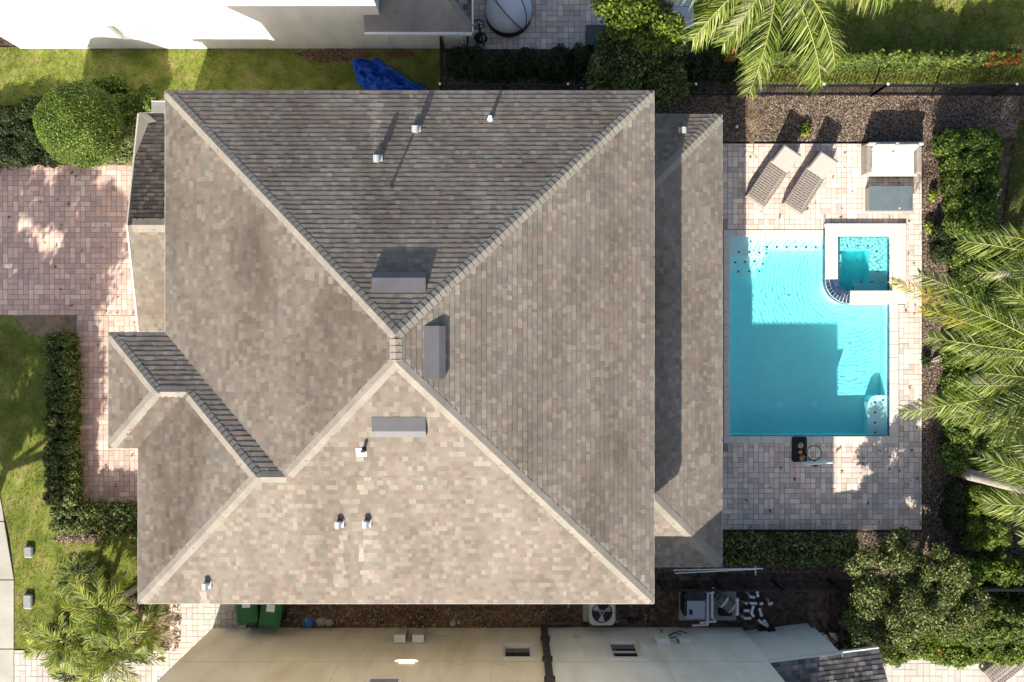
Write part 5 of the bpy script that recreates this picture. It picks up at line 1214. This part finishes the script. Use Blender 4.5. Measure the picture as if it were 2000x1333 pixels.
def tree(name, base, blobs, material, label, density=420, size=.11, cat='tree', h=3.0, seed=3, tr_=.11, q=.55):
    t = thing(name, base, label, cat); b = Vector(base); V, F = leaf_cloud(blobs, density, size, shell=(.45,1.08), seed=seed, flat=.6)
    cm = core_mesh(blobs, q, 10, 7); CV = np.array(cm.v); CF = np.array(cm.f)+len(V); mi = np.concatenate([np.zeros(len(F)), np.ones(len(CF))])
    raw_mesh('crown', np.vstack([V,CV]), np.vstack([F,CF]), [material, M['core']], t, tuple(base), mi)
    m = MB(); top = Vector((b.x+.1,b.y,h*.55)); m.tube([b-Vector((0,0,.05)), b+Vector((.05,0,h*.3)), top],[tr_,tr_*.8,tr_*.6],10)
    for c, r in blobs[::2][:9]: m.tube([top-Vector((0,0,.2)), top.lerp(Vector(c),.55)+Vector((0,0,-.1)), Vector(c)],[tr_*.45,tr_*.3,.015],6)
    m.build('trunk', M['bark'], t); return t
g = random.Random(9)
def crown(px, py, z, R_, n, s, flat=.7):
    c = W(px,py,z); out = []
    for i in range(n):
        a = g.uniform(0,6.283); r = R_*math.sqrt(g.uniform(0,1)); zz = z+g.uniform(-.5,.6)*R_*flat*(1-.5*(r/R_)**2); k = s*g.uniform(.7,1.3)
        out.append(((c.x+r*math.cos(a), c.y+r*math.sin(a), max(.5,zz)), (k,k,k*.75)))
    return out
tree('tree', tuple(W(1265,110,0)), crown(1245,90,2.9,1.1,26,.36)+crown(1290,145,2.0,.9,20,.34)+crown(1215,130,2.0,.8,12,.32), M['leaf_olive'], 'dark leafy tree above the upper right roof corner', density=420, size=.10, h=3.2, seed=41)
tree('tree', tuple(W(1280,60,0)), crown(1250,18,3.9,.95,22,.34), M['leaf_mid'], 'bright green sunlit tree top by the upper patio', density=430, size=.12, h=4.0, seed=42)
# bottom right tree and shrubs
tree('tree', tuple(W(1770,1150,0)), crown(1735,1095,1.9,.95,16,.30)+crown(1800,1140,2.3,1.1,20,.34)+crown(1755,1205,2.0,1.2,22,.32)+crown(1870,1185,2.0,.9,12,.30)+crown(1710,1165,1.8,.6,7,.26), M['leaf_olive'], 'large olive green tree between the bottom right fences', density=560, size=.075, h=3.2, seed=43)
shrub('shrub', cover(1740,1240,2060,1292,.9,.5), M['leaf_mid'], 'bright sunlit hedge edging the bottom right terrace', 'hedge', density=650, size=.085, flowers=2)
shrub('shrub', cover(1840,1195,2060,1240,1.2,.55), M['leaf_croton'], 'mixed green shrubs behind the bright terrace hedge', 'shrub', density=600, size=.085)
shrub('shrub', cover(1665,1215,1760,1290,.7,.5), M['leaf_dark'], 'dark shrub at the low roof corner of the beige house', 'shrub', density=480, size=.1, flowers=1)
shrub('hedge', hedge_blobs(1845,1102,2060,1142,1.2,step=.5), M['leaf_mid'], 'sunlit leafy hedge inside the bottom right fence', 'hedge', density=420, size=.12)
shrub('hedge', hedge_blobs(1425,1052,1680,1108,.9,step=.5), M['leaf_olive'], 'shaded loose hedge below the pool deck', 'hedge', density=330, size=.10)
shrub('shrub', cover(1855,1160,2060,1190,.6,.45), M['leaf_olive'], 'sparse brownish plants below the right fence', 'shrub', density=260, size=.09)
# right border shrubs, top to bottom
shrub('shrub', hedge_blobs(1858,255,1965,330,1.3,step=.5), M['leaf_box'], 'dense dark shrub at the top of the right border', density=700, size=.09)
shrub('shrub', hedge_blobs(1868,335,1960,450,1.3,step=.5), M['leaf_box'], 'dense green shrub beside the coffee table', density=700, size=.09)
shrub('shrub', cover(1840,450,1905,520,.6,.4), M['leaf_dark'], 'low dark shrub right of the hot tub', density=600, size=.08)
shrub('shrub', cover(1880,510,1965,620,.9,.5), M['leaf_box'], 'green shrub under the upper right palm fronds', density=600, size=.08)
shrub('shrub', hedge_blobs(1865,685,1978,790,1.0,step=.5), M['leaf_box'], 'clipped green shrub right of the broken branch', density=800, size=.08)
shrub('shrub', cover(1855,800,1960,915,.7,.45), M['leaf_box'], 'green shrub under the lower right palm fronds', density=600, size=.08)
shrub('hedge', hedge_blobs(1905,955,1980,1075,1.1,step=.45), M['leaf_mid'], 'clipped bright hedge block at lower right', 'hedge', density=800, size=.07)
shrub('shrub', hedge_blobs(1858,950,1895,1040,.8,step=.4), M['leaf_dark'], 'narrow dark shrub left of the bright hedge block', density=700, size=.08)
for px, py, lb in ((1822,382,'tiny green plant in mulch beside the coffee table'),(1815,445,'tiny green plant in mulch beside the hot tub'),(1808,705,'tiny plant in the mulch below the palm fronds'),(1573,254,'tiny green sprig in mulch behind the loungers')):
    shrub('small_plant', [E(px,py,.12,.14,.2,.14)], M['leaf_bright'] if px != 1808 else M['leaf_dark'], lb, 'plant', density=500, size=.09, q=.4)

# dry grass clump beside the patio roof corner
gd = np.random.default_rng(77); n = 420; c = W(1465,225,0)
P0 = np.tile(np.array([c.x,c.y,0.]), (n,1)) + gd.normal(size=(n,3))*np.array([.09,.5,0]); a_ = gd.uniform(0,6.28,n); D = np.stack([np.cos(a_), np.sin(a_), gd.uniform(.1,.7,n)],1)*gd.uniform(.15,.5,n)[:,None]
S = np.stack([-np.sin(a_), np.cos(a_), np.zeros(n)],1)*.006; V = np.stack([P0-S, P0+S, P0+D+S*.3, P0+D-S*.3],1).reshape(-1,3)
dt = raw_mesh('dry_frond_litter', V, np.arange(n*4).reshape(-1,4), M['frond_dry'], None, (c.x,c.y,0)); tag(dt, 'dead pale palm frond litter along the mulch edge', 'dead frond')

# palms
fr = M['frond']; fy = M['frond_yellow']; fd = M['frond_dry']
def az(px0, py0, px1, py1): return math.degrees(math.atan2(-(py1-py0), px1-px0))
def at(px, py, z): return tuple(W(px,py,z))
# north palm, crown just outside the top edge
zc = 5.4; c = W(1510,-62,zc); b = (c.x+.1, c.y-.1, 0)
fs = [(az(1510,-62,1400,30)-4,3.0,25,95),(az(1510,-62,1365,60)+22,2.6,30,80),(-96,3.3,15,60),(-72,3.5,25,85),(-58,3.3,35,95),(-20,3,40,80),(15,3,45,70),(60,3,40,70),(100,3,40,70),(140,3,40,70),(180,3,30,80),(-160,2.9,35,90),(-50,3.2,18,80)]
palm('palm_tree', (c.x,c.y-.02,0), tuple(c), 'feathery palm hanging over the fence at top centre right', fs, nl=84, ll=.68, seed=51, wid=.013, droop=1.5)
# east palms with crowns near the right edge
off = [(60,3,40,70),(20,3,40,70),(-20,3,40,70),(-60,3,40,75)]
c = W(2045,684,4.6); base = W(1862,684,0)
palm('palm_tree', (base.x,base.y,0), tuple(W(2045,690,4.6)), 'tall palm leaning off the right edge with fronds over the deck', [(147,4.0,16,52),(157,3.3,28,65),(166,3.5,20,62),(177,3.3,22,65),(187,2.6,25,75),(132,2.6,40,80),(112,2.8,40,80)]+off, nl=88, ll=.62, seed=52, droop=.7, wid=.013, trunk_r=.13)
c = W(1992,655,3.2); palm('palm_tree', (c.x,c.y,0), tuple(c), 'shorter palm whose yellow frond reaches the hot tub', [(165,4.15,24,56,fy),(171,3.0,20,60,fy),(30,2.2,50,80),(178,1.9,35,85),(100,1.8,50,90)], nl=90, ll=.46, seed=53, trunk_r=.09, wid=.013)
c = W(2090,515,4.6); palm('palm_tree', (c.x,c.y,0), tuple(c), 'palm at the right edge with blue green fronds', [(172,3.1,18,62),(190,2.9,22,70),(158,2.4,30,80),(205,2.5,30,80)]+off, nl=86, ll=.6, droop=.7, seed=54, wid=.013)
base = W(1872,922,0)
palm('palm_tree', (base.x,base.y,0), tuple(W(2120,985,5.6)), 'palm with pale leaning trunk at lower right', [(152,3.1,28,70),(163,3.2,26,72),(174,2.9,30,80),(188,2.4,35,85),(140,2.8,35,78),(122,2.6,40,80),(205,2.2,40,85)]+off, nl=88, ll=.62, droop=.75, seed=55, trunk_r=.15, wid=.013)
c = W(2062,752,4.4); palm('palm_tree', (c.x-.3,c.y,0), tuple(c), 'green palm whose lowest frond touches the pool coping', [(187,4.15,14,46),(178,2.9,28,66),(197,3.3,24,66),(206,2.8,30,72),(168,2.4,40,80),(218,2.5,35,80),(232,2.3,38,84),(192,2.3,45,80)]+off, nl=90, ll=.62, droop=.7, seed=56, trunk_r=.13, wid=.013)
# pygmy date palm group, lower left
for (px, py, z, L_, lb, sd, n_f) in ((212,1185,2.0,1.35,'bushy date palm at the roof corner, upper crown of the group',61,15),(140,1240,1.7,1.3,'bushy date palm nearest the pavement, left crown of the group',62,14),(240,1258,2.1,1.5,'bushy date palm, lower right crown of the group',63,16),(175,1322,1.5,1.2,'bushy date palm cut by the bottom edge of the photo',64,13)):
    c = W(px,py,z); gg_ = random.Random(sd); fs = []
    for i in range(n_f): fs.append((i*360/n_f+gg_.uniform(-9,9), L_*gg_.uniform(.72,1.08), gg_.choice((15,30,45,60)), gg_.uniform(60,85), M['frond_bright'] if i % 3 else M['frond']))
    palm('date_palm', (c.x,c.y,0), tuple(c), lb, fs, nl=38, ll=.34, seed=sd, trunk_r=.08, wid=.013, droop=.3, group='date palms at the lower left', rach=.012, fw=.9)
shrub('shrub', cover(110,1190,285,1300,.5,.4,[(120,1200),(240,1170),(290,1200),(280,1290),(150,1300),(105,1250)]), M['leaf_dark'], 'dark shrub added beneath the date palm group to darken its gaps', density=420, size=.08)  # dark shrub added so the gaps between the fronds read darker
c = W(168,1125,.55); palm('date_palm', (c.x-.05,c.y,0), tuple(c), 'small dark palm on the lawn above the palm group', [(i*26,.85,30,70) for i in range(14)], nl=36, ll=.28, seed=65, trunk_r=.06, wid=.012, droop=.3, rach=.012, fw=.9)
shrub('shrub', [E(168,1122,.12,.55,.38,.2), E(190,1132,.1,.4,.3,.18)], M['leaf_dark'], 'dark low plant round the small lawn palm', density=700, size=.07)
c = W(300,1215,.9); palm('date_palm', (c.x,c.y,0), tuple(c), 'low palm over the brown mulch bed', [(i*36+10,1.0,25,75,fr if i % 3 else fd) for i in range(10)], nl=36, ll=.3, seed=66, trunk_r=.06, wid=.012, droop=.3, rach=.012, fw=.9)

# street trees beyond the left edge (their shade falls on drive and lawn)
g = random.Random(15)
def tall(tx_, ty_, z, R_, n, lb, sd):
    c = T(tx_,ty_,z); bl = []
    for i in range(n):
        a = g.uniform(0,6.283); r = R_*math.sqrt(g.uniform(0,1)); k = .5*g.uniform(.7,1.3); bl.append(((c.x+r*math.cos(a), c.y+r*math.sin(a), z+g.uniform(-.6,.6)), (k,k,k*.7)))
    tree('street_tree', (c.x,c.y,0), bl, M['leaf_olive'], lb, density=90, size=.16, h=z+1, seed=sd, tr_=.16, q=.5)
tall(-95,1215,5.0,2.3,70,'leafy street tree beyond the lower left pavement',71); tall(-110,960,5.0,2.6,80,'leafy street tree beyond the left edge of the driveway',72)
